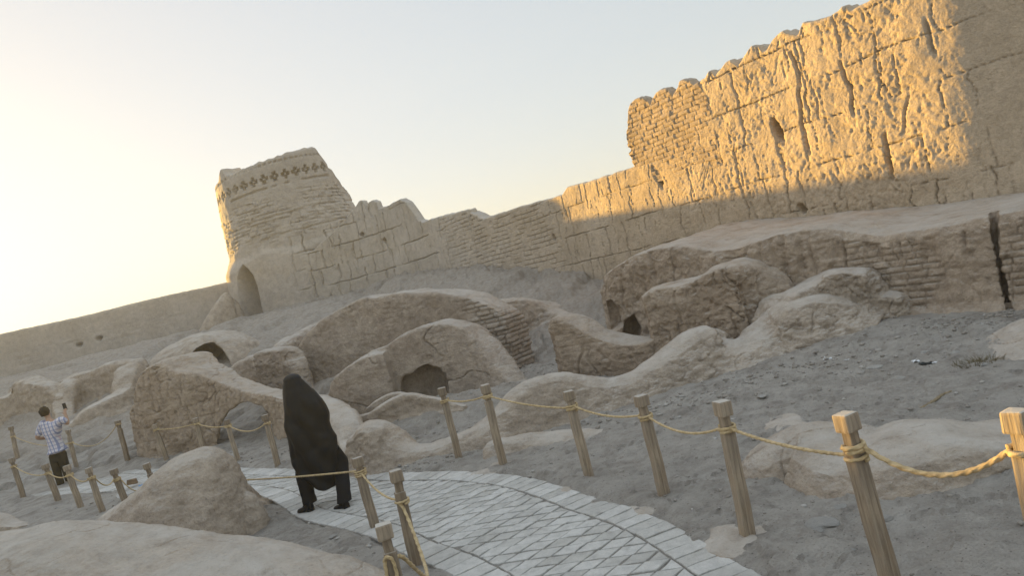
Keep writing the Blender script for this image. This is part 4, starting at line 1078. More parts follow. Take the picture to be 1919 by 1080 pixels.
# ------------------------------------------------------------------ people
def mat_plain(name, col, rough=.9, var=.25, sc_=8, fine=.002):
    m, nt, b = new_mat(name); tc = nt.nodes.new('ShaderNodeTexCoord').outputs['Object']
    n = noise(nt, tc, sc_, 4, .6); lo = tuple(c*(1-var) for c in col); hi = tuple(min(1, c*(1+var)) for c in col)
    nt.links.new(ramp(nt, n, [(.3, lo), (.7, hi)]), b.inputs['Base Color']); b.inputs['Roughness'].default_value = rough
    nt.links.new(bump(nt, noise(nt, tc, sc_*14, 2), fine, .5), b.inputs['Normal']); return m
M['chador'] = mat_plain('black_cloth', (.011, .0115, .0125), .6, .2, 5)
M['chador'].node_tree.nodes['Principled BSDF'].inputs['Specular IOR Level'].default_value = .16; M['chador'].node_tree.nodes['Principled BSDF'].inputs['Roughness'].default_value = .55
M['black'] = mat_plain('black_trousers', (.011, .011, .012), .9, .2, 6)
M['shoe'] = mat_plain('black_leather', (.012, .012, .013), .45, .2, 12, .001)
M['skin'] = mat_plain('skin', (.42, .27, .19), .6, .08, 20, .001)
M['scarf'] = mat_plain('grey_scarf', (.22, .20, .18), .9, .1)
M['trousers'] = mat_plain('brown_trousers', (.052, .042, .026), .95, .2, 6)
M['hair'] = mat_plain('dark_hair', (.030, .024, .016), .7, .3, 40, .004)
M['phone'] = mat_plain('phone_case', (.035, .033, .03), .4, .1, 4, .0)
def skin(nodes, edges, root, sub=2):
    """one continuous surface grown round a jointed skeleton: name -> (point, radius)"""
    names = list(nodes); V = [tuple(nodes[n][0]) for n in names]
    me = bpy.data.meshes.new('sk'); me.from_pydata(V, [(names.index(a), names.index(b)) for a, b in edges], []); me.update()
    o = bpy.data.objects.new('tmp', me); COL.objects.link(o)
    s = o.modifiers.new('s', 'SKIN'); s.use_smooth_shade = True
    for n, sv in zip(names, me.skin_vertices[0].data):
        r = nodes[n][1]; sv.radius = r if isinstance(r, tuple) else (r, r); sv.use_root = (n == root)
    u = o.modifiers.new('u', 'SUBSURF'); u.levels = sub; u.render_levels = sub
    dg = bpy.context.evaluated_depsgraph_get(); dg.update(); r = bpy.data.meshes.new_from_object(o.evaluated_get(dg))
    bpy.data.objects.remove(o, do_unlink=True); smooth_mesh(r); return r
def fingers(nodes, edges, wrist, tip_dir, side_dir, palm_n, curl, pre, s=1.0):
    """a palm, four unequal fingers and a thumb; each finger a chain of its own"""
    w = np.array(wrist); f = np.array(tip_dir)/np.linalg.norm(tip_dir); sd = np.array(side_dir)/np.linalg.norm(side_dir); pn = np.array(palm_n)/np.linalg.norm(palm_n)
    nodes[pre+'palm'] = (w+f*.055*s, (.040*s, .018*s))
    for i, (o, L) in enumerate(((-.030, .070), (-.010, .080), (.010, .075), (.029, .058))):
        b = w+f*.092*s+sd*o*s; k = [b]; d = f.copy()
        for j in range(3):
            d = d*math.cos(curl)+pn*math.sin(curl); d /= np.linalg.norm(d); k.append(k[-1]+d*L*s*(.45, .32, .23)[j])
        prev = pre+'palm'
        for j, q in enumerate(k):
            nm = f'{pre}f{i}{j}'; nodes[nm] = (q, (.0095-.001*j)*s); edges.append((prev, nm)); prev = nm
    t0 = w+f*.03*s-sd*.036*s; t1 = t0+(f*.6-sd*.7+pn*.3)*.035*s; t2 = t1+(f*.9-sd*.2+pn*.3)*.03*s
    nodes[pre+'t0'] = (t0, .012*s); nodes[pre+'t1'] = (t1, .0105*s); nodes[pre+'t2'] = (t2, .009*s)
    edges += [(pre+'palm', pre+'t0'), (pre+'t0', pre+'t1'), (pre+'t1', pre+'t2')]
def shoe_mesh(heel, toe, up=(0, 0, 1), w=.042, h=.075, heel_h=.03):
    """a shoe from heel to toe: sole, block heel, rounded upper"""
    a = np.array(heel, float); b = np.array(toe, float); f = b-a; L = np.linalg.norm(f); f /= L; u = np.array(up, float); u -= f*(u@f); u /= np.linalg.norm(u); s = np.cross(f, u)
    secs = [(-.02, .75, .95), (.0, .95, 1.0), (.12, 1.0, 1.0), (.3, .95, .95), (.5, 1.0, .72), (.7, 1.1, .56), (.86, 1.0, .46), (.96, .7, .36), (1.0, .35, .25)]
    n = 14; V = []
    for t, ww, hh in secs:
        c = a+f*t*L; lift = .012+heel_h*max(0, 1-t/.45)
        for i in range(n):
            g = i/n*2*math.pi; y = math.sin(g); zz = lift+(h*hh)*(max(y, -0.0)) if y > 0 else lift-.012*(-y)
            V.append(c+s*w*ww*math.cos(g)*(1-.25*max(0, y))+u*zz)
    V = np.array(V).reshape(len(secs), n, 3); V = np.concatenate([V, V[:, :1]], 1)
    me = grid_mesh('shoe', V.reshape(-1, 3), len(secs), n+1, caps=True)
    bm = bmesh.new(); bm.from_mesh(me); bmesh.ops.remove_doubles(bm, verts=bm.verts, dist=1e-5)
    # heel block
    vs = []
    for z in (0.0, .012+heel_h*.75):
        for t, k in ((-.015, -1), (.24, -1), (.24, 1), (-.015, 1)): vs.append(bm.verts.new(a+f*t*L+s*w*.85*k+u*z))
    for q in ((3, 2, 1, 0), (4, 5, 6, 7), (0, 1, 5, 4), (1, 2, 6, 5), (2, 3, 7, 6), (3, 0, 4, 7)): bm.faces.new([vs[i] for i in q])
    bmesh.ops.recalc_face_normals(bm, faces=bm.faces); bm.to_mesh(me); bm.free(); smooth_mesh(me); return me
def cloth_rings(rings, folds=None, n=72):
    """draped cloth: rows of (centre xyz, half width, half depth, yaw) from hem to crown"""
    V = []
    for k, (c, hw, hd, yaw) in enumerate(rings):
        th = np.arange(n)/n*2*np.pi; x = hw*np.cos(th); y = hd*np.sin(th)
        if folds is not None: m = 1+folds(k/(len(rings)-1), th); x, y = x*m, y*m
        cs, sn = math.cos(yaw), math.sin(yaw)
        V.append(np.stack([c[0]+x*cs-y*sn, c[1]+x*sn+y*cs, c[2]+0*x], 1))
    V = np.array(V); V = np.concatenate([V, V[:, :1]], 1)
    me = grid_mesh('cloth', V.reshape(-1, 3), len(rings), n+1, caps=False)
    bm = bmesh.new(); bm.from_mesh(me); bmesh.ops.remove_doubles(bm, verts=bm.verts, dist=1e-6)
    top = max(v.co.z for v in bm.verts); ed = [e for e in bm.edges if e.is_boundary and all(v.co.z > top-.01 for v in e.verts)]
    if ed: bmesh.ops.holes_fill(bm, edges=ed, sides=0)
    bmesh.ops.recalc_face_normals(bm, faces=bm.faces); bm.to_mesh(me); bm.free(); smooth_mesh(me); return me

def woman():
    Y = 8.85
    f1 = gnd(572, 957, .03); f2 = gnd(644, 950, .03)
    root = empty('person', (float((f1[0]+f2[0])/2), float(Y), .02)); tag(root, 'woman walking away along the path in a full-length black chador', 'person')
    L = [(705, 538), (712, 533), (725, 530.5), (745, 531), (765, 533), (785, 534.5), (800, 535), (820, 538), (840, 542), (862, 546), (872, 549), (882, 555), (900, 556), (911, 564), (920, 572), (930, 580)]
    Rr = [(700.5, 556), (706, 563), (715, 572), (727, 585), (738, 596), (748, 605), (760, 612), (775, 618), (790, 619), (803, 624), (815, 633), (830, 634), (850, 633.5), (866, 635), (880, 638), (900, 641), (915, 642), (930, 641)]
    lw = np.array(sorted([(at(x, y, Y)[2], at(x, y, Y)[0]) for y, x in L])); rw = np.array(sorted([(at(x, y, Y)[2], at(x, y, Y)[0]) for y, x in Rr]))
    ztop = max(lw[-1, 0], rw[-1, 0])+.012; zhem = .20
    CP = .075
    zs = list(np.linspace(zhem, ztop-CP, 54))+[ztop-CP*(1-t) for t in (.15, .3, .45, .6, .72, .82, .9, .96, 1.0)]
    rings = []
    for z in zs:
        a = float(np.interp(z, lw[:, 0], lw[:, 1])); b = float(np.interp(z, rw[:, 0], rw[:, 1]))
        top = ztop-z
        if top < CP:
            k = math.sqrt(max(0.0, 1-((CP-top)/CP)**2))*.98+.02
            a2 = float(np.interp(ztop-CP, lw[:, 0], lw[:, 1])); b2 = float(np.interp(ztop-CP, rw[:, 0], rw[:, 1]))
            hc = (a2+b2)/2-.01*(CP-top)/CP; hw = (b2-a2)/2*k; a, b = hc-hw, hc+hw
        hw = (b-a)/2; t = (z-zhem)/(ztop-zhem)
        dep = float(np.interp(z, [zhem, .6, 1.0, 1.25, 1.42, ztop-.16, ztop], [.17, .19, .20, .185, .15, .125, .10]))
        if top < CP: dep = .105*k
        rings.append(((( a+b)/2, Y-.02*math.sin(t*3), z), hw/1.02, dep, 0.0))
    def folds(t, th):
        low = 1-sst(.55, .95, np.array([t]))[0]
        f = .028*np.sin(7*th+2.0*math.sin(t*5)+1)*low+.018*np.sin(13*th-3*t)*low+.012*np.sin(4*th+9*t)*low
        return f*(np.abs(np.sin(th))*.9+.1)
    ch = cloth_rings(rings, folds)
    co = get_co(ch); no = get_no(ch)
    # drawn folds slanting from the shoulder to the hand that gathers the cloth
    q = (co[:, 0]-root.location.x)*1.0+(co[:, 2]-.2)*.75
    f = np.sin(q*24+2.0*np.sin(co[:, 2]*4))*.020*sst(1.45, 1.1, co[:, 2])+.026*fbm(co*np.array([2, 2, .7]), 3.6, 3, 3)
    f += -.018*np.exp(-((co[:, 2]-.72-.25*(co[:, 0]-root.location.x))/.03)**2)-.014*np.exp(-((co[:, 2]-.98+.55*(co[:, 0]-root.location.x))/.035)**2)
    co += no*(f*np.abs(no[:, 1])*.9)[:, None]
    # the hem hangs lower behind
    hem = sst(.55, .20, co[:, 2]); co[:, 2] += hem*(.02*np.sin(co[:, 0]*19)+.04-.22*(co[:, 0]-root.location.x))
    set_co(ch, co)
    x0 = root.location.x; hipx = x0+.01
    zsh = 1.30
    N = {'hip': ((hipx, Y, .86), .115), 'waist': ((hipx-.01, Y, 1.02), .10), 'chest': ((hipx-.03, Y, 1.22), (.125, .10)), 'neck': ((hipx-.10, Y, ztop-.27), .048),
         'chin': ((hipx-.14, Y, ztop-.19), .052), 'head': ((hipx-.155, Y, ztop-.11), .075),
         'hl': ((hipx-.07, Y-.02, .80), .085), 'kl': ((f1[0]+.05, Y-.03, .46), .062), 'al': ((f1[0]+.075, f1[1], .12), .045),
         'hr': ((hipx+.08, Y+.02, .80), .085), 'kr': ((f2[0]-.02, Y+.05, .46), .062), 'ar': ((f2[0]+.02, f2[1], .10), .045),
         'tl': ((f1[0]-.02, f1[1]-.01, .045), .028), 'tr': ((f2[0]-.03, f2[1]-.03, .04), .028),
         'sl': ((hipx-.13, Y-.05, zsh), .058), 'el': ((hipx-.145, Y-.05, 1.0), .042), 'wl': ((hipx-.125, Y-.06, .75), .026),
         'sr': ((hipx+.08, Y+.03, zsh-.05), .058), 'er': ((hipx+.12, Y-.02, 1.02), .042), 'wr': ((hipx+.02, Y-.03, .92), .026)}
    E = [('hip', 'waist'), ('waist', 'chest'), ('chest', 'neck'), ('neck', 'chin'), ('chin', 'head'), ('hip', 'hl'), ('hl', 'kl'), ('kl', 'al'), ('al', 'tl'), ('hip', 'hr'), ('hr', 'kr'), ('kr', 'ar'), ('ar', 'tr'),
         ('chest', 'sl'), ('sl', 'el'), ('el', 'wl'), ('chest', 'sr'), ('sr', 'er'), ('er', 'wr'), ('wl', 'lpalm'), ('wr', 'rpalm')]
    fingers(N, E, N['wl'][0], (-.05, -.1, -1), (0, 1, 0), (.6, .6, 0), .5, 'l', .92)
    fingers(N, E, N['wr'][0], (-1, -.2, -.3), (0, 0, 1), (0, 1, 0), .5, 'r', .92)
    bo = obj('body', skin(N, E, 'hip', 1), M['skin'], root); bo.data.materials.append(M['black'])
    zc = get_co(bo.data)[:, 2]+root.location.z
    for pl in bo.data.polygons: pl.material_index = 1 if zc[pl.vertices[0]] < .60 else 0       # dark socks
    obj('chador', ch, M['chador'], root)
    # trousers: wide legs down to the ankle
    for sfx, hp, kn, an in (('l', 'hl', 'kl', 'al'), ('r', 'hr', 'kr', 'ar')):
        h, k, a = (np.array(N[x][0]) for x in (hp, kn, an)); rg = []
        for t in np.linspace(0, 1, 18):
            c = a+np.array([0, 0, -.015])+(k-a-np.array([0, 0, -.015]))*(t/.5) if t < .5 else k+(h-k)*((t-.5)/.5)
            rg.append((tuple(c), np.interp(t, [0, .1, .5, 1], [.086, .080, .088, .11]), np.interp(t, [0, .5, 1], [.082, .09, .11]), 0))
        m = cloth_rings(rg, lambda t, th: .04*np.sin(5*th+t*9)*(1-t*.5)+.025*np.sin(t*40)*(t < .3), 40)
        obj('trouser_leg', m, M['black'], root)
    hl = gnd(587, 962, .0); tl = gnd(556, 950, .02)
    obj('shoe', shoe_mesh((hl[0]-.01, hl[1]+.03, .015), (hl[0]-.205, hl[1]+.11, .02), w=.045, heel_h=.035), M['shoe'], root)
    hr = gnd(656, 953, .0)
    obj('shoe', shoe_mesh((hr[0]-.02, hr[1]-.02, .0), (hr[0]-.20, hr[1]+.10, .0), w=.045, heel_h=.03), M['shoe'], root)
    # pale edge of the underscarf showing beside the hood
    p0 = at(561, 704, Y); pts = [at(556, 701.5, Y)+[0, .0, 0], at(566, 707, Y), at(577, 717, Y), at(586, 727.5, Y)]
    me = rope_mesh(catmull([tuple(p-np.array([.012, 0, .012])) for p in pts], .01), .016); obj('underscarf', me, M['scarf'], root)
woman()

def man():
    Y = 16.1
    P = lambda x, y, dy=0.0: at(x, y, Y)+np.array([0, dy, 0])
    ft = gnd(113, 915, .02); Yo = Y
    root = empty('person', (float(ft[0]), float(Y), .02)); tag(root, 'man in a checked shirt and brown trousers holding up a phone', 'person')
    N = {'hip': (P(109, 853), (.150, .115)), 'waist': (P(104, 836), (.150, .115)), 'chest': (P(97, 806), (.165, .115)), 'upper': (P(95, 792), (.13, .09)), 'neck': (P(90, 785), .055), 'chin': (P(87, 780, .03), .062), 'head': (P(84, 773.5), (.080, .092)), 'crown': (P(83, 770, -.0), .07),
         'hl': (P(101, 860), .095), 'kl': (P(105, 885, .02), .068), 'al': (P(114, 910), .045), 'tl': (P(108, 914, .12), .03),
         'hr': (P(117, 857), .095), 'kr': (P(121, 878, .05), .068), 'ar': (P(124, 903, .1), .045), 'tr': (P(120, 907, .22), .03),
         'sl': (P(80, 794), .068), 'el': (P(70, 822, -.02), .048), 'wl': (P(76, 826, .22), .030),
         'sr': (P(112, 786), .068), 'er': (P(124, 797, .08), .046), 'wr': (P(115, 781, .16), .029)}
    E = [('hip', 'waist'), ('waist', 'chest'), ('chest', 'upper'), ('upper', 'neck'), ('neck', 'chin'), ('chin', 'head'), ('head', 'crown'), ('hip', 'hl'), ('hl', 'kl'), ('kl', 'al'), ('al', 'tl'), ('hip', 'hr'), ('hr', 'kr'), ('kr', 'ar'), ('ar', 'tr'),
         ('chest', 'sl'), ('sl', 'el'), ('el', 'wl'), ('chest', 'sr'), ('sr', 'er'), ('er', 'wr'), ('wl', 'lpalm'), ('wr', 'rpalm')]
    N['nose'] = (np.array(N['chin'][0])+np.array([-.0, .085, .045]), .014); E.append(('chin', 'nose'))
    for sg, nm in ((-1, 'ear1'), (1, 'ear2')):
        N[nm] = (np.array(N['head'][0])+np.array([sg*.088, .01, -.015]), (.010, .022)); E.append(('head', nm))
    wr = np.array(N['wr'][0]); hd = np.array(P(110.5, 770, .2))-wr
    fingers(N, E, wr, hd, (1, 0, .1), (0, 1, 0), .45, 'r', 1.0)
    fingers(N, E, N['wl'][0], (.3, 1, .1), (0, 0, 1), (1, 0, 0), .5, 'l', 1.0)
    obj('body', skin(N, E, 'hip', 2), M['skin'], root)
    # shirt with short sleeves: a looser shell over the trunk and upper arms
    mt, nt, b = new_mat('checked_shirt'); tc = nt.nodes.new('ShaderNodeTexCoord').outputs['Object']
    sp = nt.nodes.new('ShaderNodeSeparateXYZ'); nt.links.new(tc, sp.inputs[0])
    def stripes(src, f, w, ph=0.0):
        fr = mth(nt, 'FRACT', mth(nt, 'ADD', mth(nt, 'MULTIPLY', src, f), ph)); return mth(nt, 'LESS_THAN', mth(nt, 'ABSOLUTE', mth(nt, 'SUBTRACT', fr, .5)), w)
    skx = mth(nt, 'ADD', sp.outputs[0], mth(nt, 'MULTIPLY', sp.outputs[2], .16))
    c = mixc(nt, mth(nt, 'MULTIPLY', stripes(skx, 13.5, .17), .75), (.62, .60, .62), (.17, .20, .36))
    c = mixc(nt, mth(nt, 'MULTIPLY', stripes(sp.outputs[2], 12.5, .16, .2), .55), c, (.23, .25, .40))
    c = mixc(nt, mth(nt, 'MULTIPLY', stripes(skx, 13.5, .05, .5), .35), c, (.50, .20, .18))
    nt.links.new(c, b.inputs['Base Color'])
    S = {'hem': (P(109.5, 851), (.185, .150)), 'hip': (P(107.5, 845), (.185, .150)), 'waist': (P(104, 834), (.178, .142)), 'chest': (P(97, 806), (.190, .138)), 'upper': (P(94.5, 793), (.150, .108)), 'collar': (P(91, 787), (.075, .07)),
         'sl': (P(80, 794), .088), 'ul': (P(74.5, 808), .080), 'el': (P(71, 819, -.02), .074), 'sr': (P(112, 787), .086), 'ur': (P(118, 789, .03), .078), 'er': (P(122.5, 793, .06), .070)}
    SE = [('hem', 'hip'), ('hip', 'waist'), ('waist', 'chest'), ('chest', 'upper'), ('upper', 'collar'), ('chest', 'sl'), ('sl', 'ul'), ('ul', 'el'), ('chest', 'sr'), ('sr', 'ur'), ('ur', 'er')]
    me = skin(S, SE, 'waist', 2); co, no = get_co(me), get_no(me); set_co(me, co+no*(.012*fbm(co*np.array([1, 1, .6]), 7, 3, 4))[:, None])
    obj('shirt', me, mt, root)
    T = {'belt': (P(106.5, 841), (.165, .130)), 'hip': (P(109, 854), (.170, .135)), 'hl': (P(102, 862), .115), 'kl': (P(106, 885, .02), .090), 'al': (P(113, 906), .080), 'cl': (P(114.5, 911), .078), 'hr': (P(117, 859), .115), 'kr': (P(120.5, 880, .05), .088), 'ar': (P(123, 899, .1), .078), 'cr': (P(124, 905, .1), .076)}
    TE = [('belt', 'hip'), ('hip', 'hl'), ('hl', 'kl'), ('kl', 'al'), ('al', 'cl'), ('hip', 'hr'), ('hr', 'kr'), ('kr', 'ar'), ('ar', 'cr')]
    me = skin(T, TE, 'hip', 2); co, no = get_co(me), get_no(me); set_co(me, co+no*(.012*fbm(co, 6, 3, 9))[:, None]); obj('trousers', me, M['trousers'], root)
    a = np.array(P(117, 915.5)); a[2] = max(a[2], .016); obj('shoe', shoe_mesh(a, a+np.array([-.13, .24, .0]), w=.048, heel_h=.02), M['shoe'], root)
    a = np.array(P(125, 909, .12)); a[2] = .016; obj('shoe', shoe_mesh(a, a+np.array([-.06, .27, .0]), w=.048, heel_h=.02), M['shoe'], root)
    # hair: a cap over the back and top of the head
    bm = bmesh.new(); bmesh.ops.create_uvsphere(bm, u_segments=36, v_segments=24, radius=1)
    hc = np.array(N['head'][0])
    for v in bm.verts:
        k = 1+.05*math.sin(v.co.x*9+v.co.z*7)+.04*math.sin(v.co.y*13+v.co.x*11)
        v.co = Vector((v.co.x*.096*k, v.co.y*.112*k, v.co.z*.118*k))+Vector(hc+np.array([0, -.014, .016]))
    cutz = hc[2]
    bmesh.ops.delete(bm, geom=[v for v in bm.verts if (v.co.y > hc[1]+.045 and v.co.z < cutz+.05) or v.co.z < cutz-.085], context='VERTS')
    me = bpy.data.meshes.new('hair'); bm.to_mesh(me); bm.free(); smooth_mesh(me); obj('hair', me, M['hair'], root)
    # the phone in his raised hand
    pc = np.array(P(108.8, 766.5, .24)); bm = bmesh.new(); box_bm(bm, .078, .010, -.08, .08, bev=.004)
    me = bpy.data.meshes.new('phone'); bm.to_mesh(me); bm.free(); o = obj('phone', me, M['phone'], origin=False); o.location = pc; o.rotation_euler = (0, -.06, .1)
    tag(o, 'dark phone held up in the man\'s right hand', 'phone')
man()

# ------------------------------------------------------------------ stones, litter, sticks
def rock_mesh(seed, flat=.6):
    rnd = random.Random(seed); bm = bmesh.new(); bmesh.ops.create_icosphere(bm, subdivisions=3, radius=1)
    ax = [rnd.uniform(.7, 1.25), rnd.uniform(.6, 1.0), flat*rnd.uniform(.6, 1.0)]
    co = np.array([v.co for v in bm.verts]); n = fbm(co+seed*3.7, 1.3, 3, seed)
    for v, k in zip(bm.verts, n):
        v.co = Vector((v.co.x*ax[0], v.co.y*ax[1], v.co.z*ax[2]))*(1+.35*k)
    me = bpy.data.meshes.new('rock'); bm.to_mesh(me); bm.free(); smooth_mesh(me); me.materials.append(M['stone']); return me
rocks = [rock_mesh(s) for s in range(6)]
def gz(px, py):
    p = hit(px, py); p[2] = tz(p[0], p[1])+.025; return p
RK = [((1577, 961), 14, 'pale oval stone lying below the low long mound, near the second post'), ((1554, 928), 8, 'small round stone by the hole under the low long mound'), ((1545, 992), 26, 'broad flat pale stone left of the tall second post'),
      ((1533, 1006), 16, 'thin flat stone just below the broad flat pale stone'), ((1662, 982), 18, 'flat pale stone right of the tall second post'), ((1507, 1021), 8, 'small white stone nearest the stained post\'s foot'), ((1672, 1051), 9, 'small white stone near the bottom edge by the second post'),
      ((1575, 944), 9, 'small stone above the pale oval stone'), ((1430, 748), 9, 'pale round stone in the middle of the court floor'), ((1425, 725), 5, 'tiny white stone at the foot of the winding wall'), ((1870, 1025), 11, 'pale stone near the right edge of the foreground'),
      ((1805, 748), 7, 'small white stone left of the mound at the right edge'), ((1690, 715), 11, 'brown clod behind the white litter on the court floor'), ((1732, 669), 14, 'brown lump at the back of the court floor'), ((1640, 695), 15, 'grey flat stone near the back left of the court'), 
      ((1790, 668), 12, 'dark flat clod below the brick retaining wall'), ((1845, 690), 12, 'rounded clod beside the mound at the right edge'), ((1028, 792), 8, 'pale stone at the left end of the dry stick'), ((625, 1012), 9, 'dark hollowed clod on the dirt beside the path'), ((1600, 1040), 7, 'small stone at the foot of the tall second post'),
      ((1520, 905), 7, 'grey clod in the mouth of the hole under the low long mound'), ((1468, 1000), 6, 'dark clod right of the stained post')]
for i, (px, rad, lab) in enumerate(RK):
    p = gz(*px); s = rad/1386*p[1]*.95
    o = bpy.data.objects.new('stone', rocks[i % 6]); COL.objects.link(o); o.location = (p[0], p[1], p[2]+s*.12); o.scale = (s, s, s*.75); o.rotation_euler = (0, 0, i*1.3)
    tag(o, lab, 'stone', 'loose stones on the ground')
M['paper'] = mat_plain('white_litter', (.62, .63, .64), .6, .1); M['dark'] = mat_plain('dark_plastic', (.03, .035, .035), .6, .2)
M['blue'] = mat_plain('blue_plastic', (.12, .30, .55), .5, .15); M['card'] = mat_plain('brown_block', (.20, .14, .09), .9, .2); M['stick'] = mat_plain('dry_stick', (.24, .19, .12), .9, .3, 20); M['tuft'] = mat_plain('dry_bush', (.19, .16, .10), .95, .3, 30)
def crumple(name, px, w, h, mat, label, cat, seed, tilt=.3, grp=None):
    p = gz(*px); rnd = random.Random(seed); n = 9; V = []
    for i in range(n):
        for j in range(n):
            x = (i/(n-1)-.5)*w; y = (j/(n-1)-.5)*h
            V.append((x*math.cos(tilt)+rnd.uniform(-.006, .006), y, .012+.35*min(w, h)*(math.sin(i*1.3+seed)*math.cos(j*1.1+seed*2)*.35+.35)+abs(x)*math.sin(tilt)*.3))
    me = grid_mesh(name, np.array(V), n, n); me = evaluated(me, [('SOLIDIFY', dict(thickness=.003))]); smooth_mesh(me); me.materials.append(mat)
    o = bpy.data.objects.new(name, me); COL.objects.link(o); o.location = p; o.rotation_euler = (0, 0, seed*1.1); tag(o, label, cat, grp); return o
crumple('litter', (1553, 679), .14, .10, M['paper'], 'white crumpled litter at the foot of the winding wall\'s right end', 'litter', 1, grp='scraps of litter in the court')
crumple('litter', (1570, 674), .12, .08, M['dark'], 'dark scrap right beside the white crumpled litter at the wall foot', 'litter', 2, grp='scraps of litter in the court')
crumple('litter', (1590, 681), .07, .04, M['paper'], 'small white slip right of the dark scrap', 'litter', 3, grp='scraps of litter in the court')
crumple('litter', (1716, 685), .11, .09, M['paper'], 'white paper scrap in the middle of the court', 'litter', 4, grp='scraps of litter in the court')
crumple('litter', (1736, 689), .13, .07, M['dark'], 'dark flattened scrap between the two white scraps of the court', 'litter', 5, grp='scraps of litter in the court')
crumple('litter', (1753, 687), .07, .04, M['paper'], 'narrow white slip at the right of the dark flattened scrap', 'litter', 6, grp='scraps of litter in the court')
crumple('litter', (1840, 655), .12, .06, M['dark'], 'dark scrap at the back of the court by the right edge', 'litter', 7, grp='scraps of litter in the court')
crumple('litter', (266, 915), .10, .08, M['blue'], 'blue plastic scrap on the pale slab by the near fence row', 'litter', 8)
def stick(pts, r, label):
    P = [gz(*q) for q in pts]; P = [(p[0], p[1], p[2]+.012) for p in P]
    o = obj('stick', rope_mesh(catmull(P, .02), r), M['stick']); tag(o, label, 'stick')
stick([(1004, 802), (1030, 796), (1052, 793), (1075, 783)], .022, 'dry broken stick lying before the winding wall')
stick([(1728, 774), (1748, 762), (1768, 748), (1785, 742)], .014, 'thin dry twig lying in the middle of the court floor')
stick([(1405, 884), (1440, 890), (1475, 902)], .01, 'dry twig under the left edge of the low long mound')
# dry tuft
p = gz(1834, 686); bm = bmesh.new(); rnd = random.Random(5)
for i in range(260):
    a = rnd.uniform(0, 6.28); r = rnd.uniform(0, .14)*1.3; b = Vector((r*math.cos(a)*1.4, r*math.sin(a), 0)); d = Vector((math.cos(a)*.5+rnd.uniform(-.5, .5), math.sin(a)*.5+rnd.uniform(-.5, .5), rnd.uniform(.3, 1))).normalized()*rnd.uniform(.04, .10)
    s = d.cross(Vector((rnd.uniform(-1, 1), rnd.uniform(-1, 1), .2))).normalized()*.004
    bm.faces.new([bm.verts.new(b-s), bm.verts.new(b+s), bm.verts.new(b+d)])
me = bpy.data.meshes.new('tuft'); bm.to_mesh(me); bm.free(); me.materials.append(M['tuft']); o = bpy.data.objects.new('dry_tuft', me); COL.objects.link(o); o.location = p; tag(o, 'low dry brown tuft beside the mound at the right edge', 'plant')
# slab, brick-brown block by the near row
p = gz(256, 926); bm = bmesh.new(); box_bm(bm, .62, .20, 0, .05, bev=.012, jit=.02, rnd=rnd); me = bpy.data.meshes.new('slab'); bm.to_mesh(me); bm.free(); o = obj('stone_slab', me, M['stone'], origin=False); o.location = p; o.rotation_euler = (.12, -.10, .55); tag(o, 'pale flat slab of stone lying against the smooth mound by the near fence row', 'stone')
p = gz(250, 915); bm = bmesh.new(); box_bm(bm, .18, .12, 0, .09, bev=.008, jit=.01, rnd=rnd, taper=.85); me = bpy.data.meshes.new('block'); bm.to_mesh(me); bm.free(); o = obj('mud_brick', me, M['card'], origin=False); o.location = (p[0], p[1], p[2]+.045); o.rotation_euler = (0, .1, .3); tag(o, 'small brown broken brick resting on the pale flat slab', 'brick')
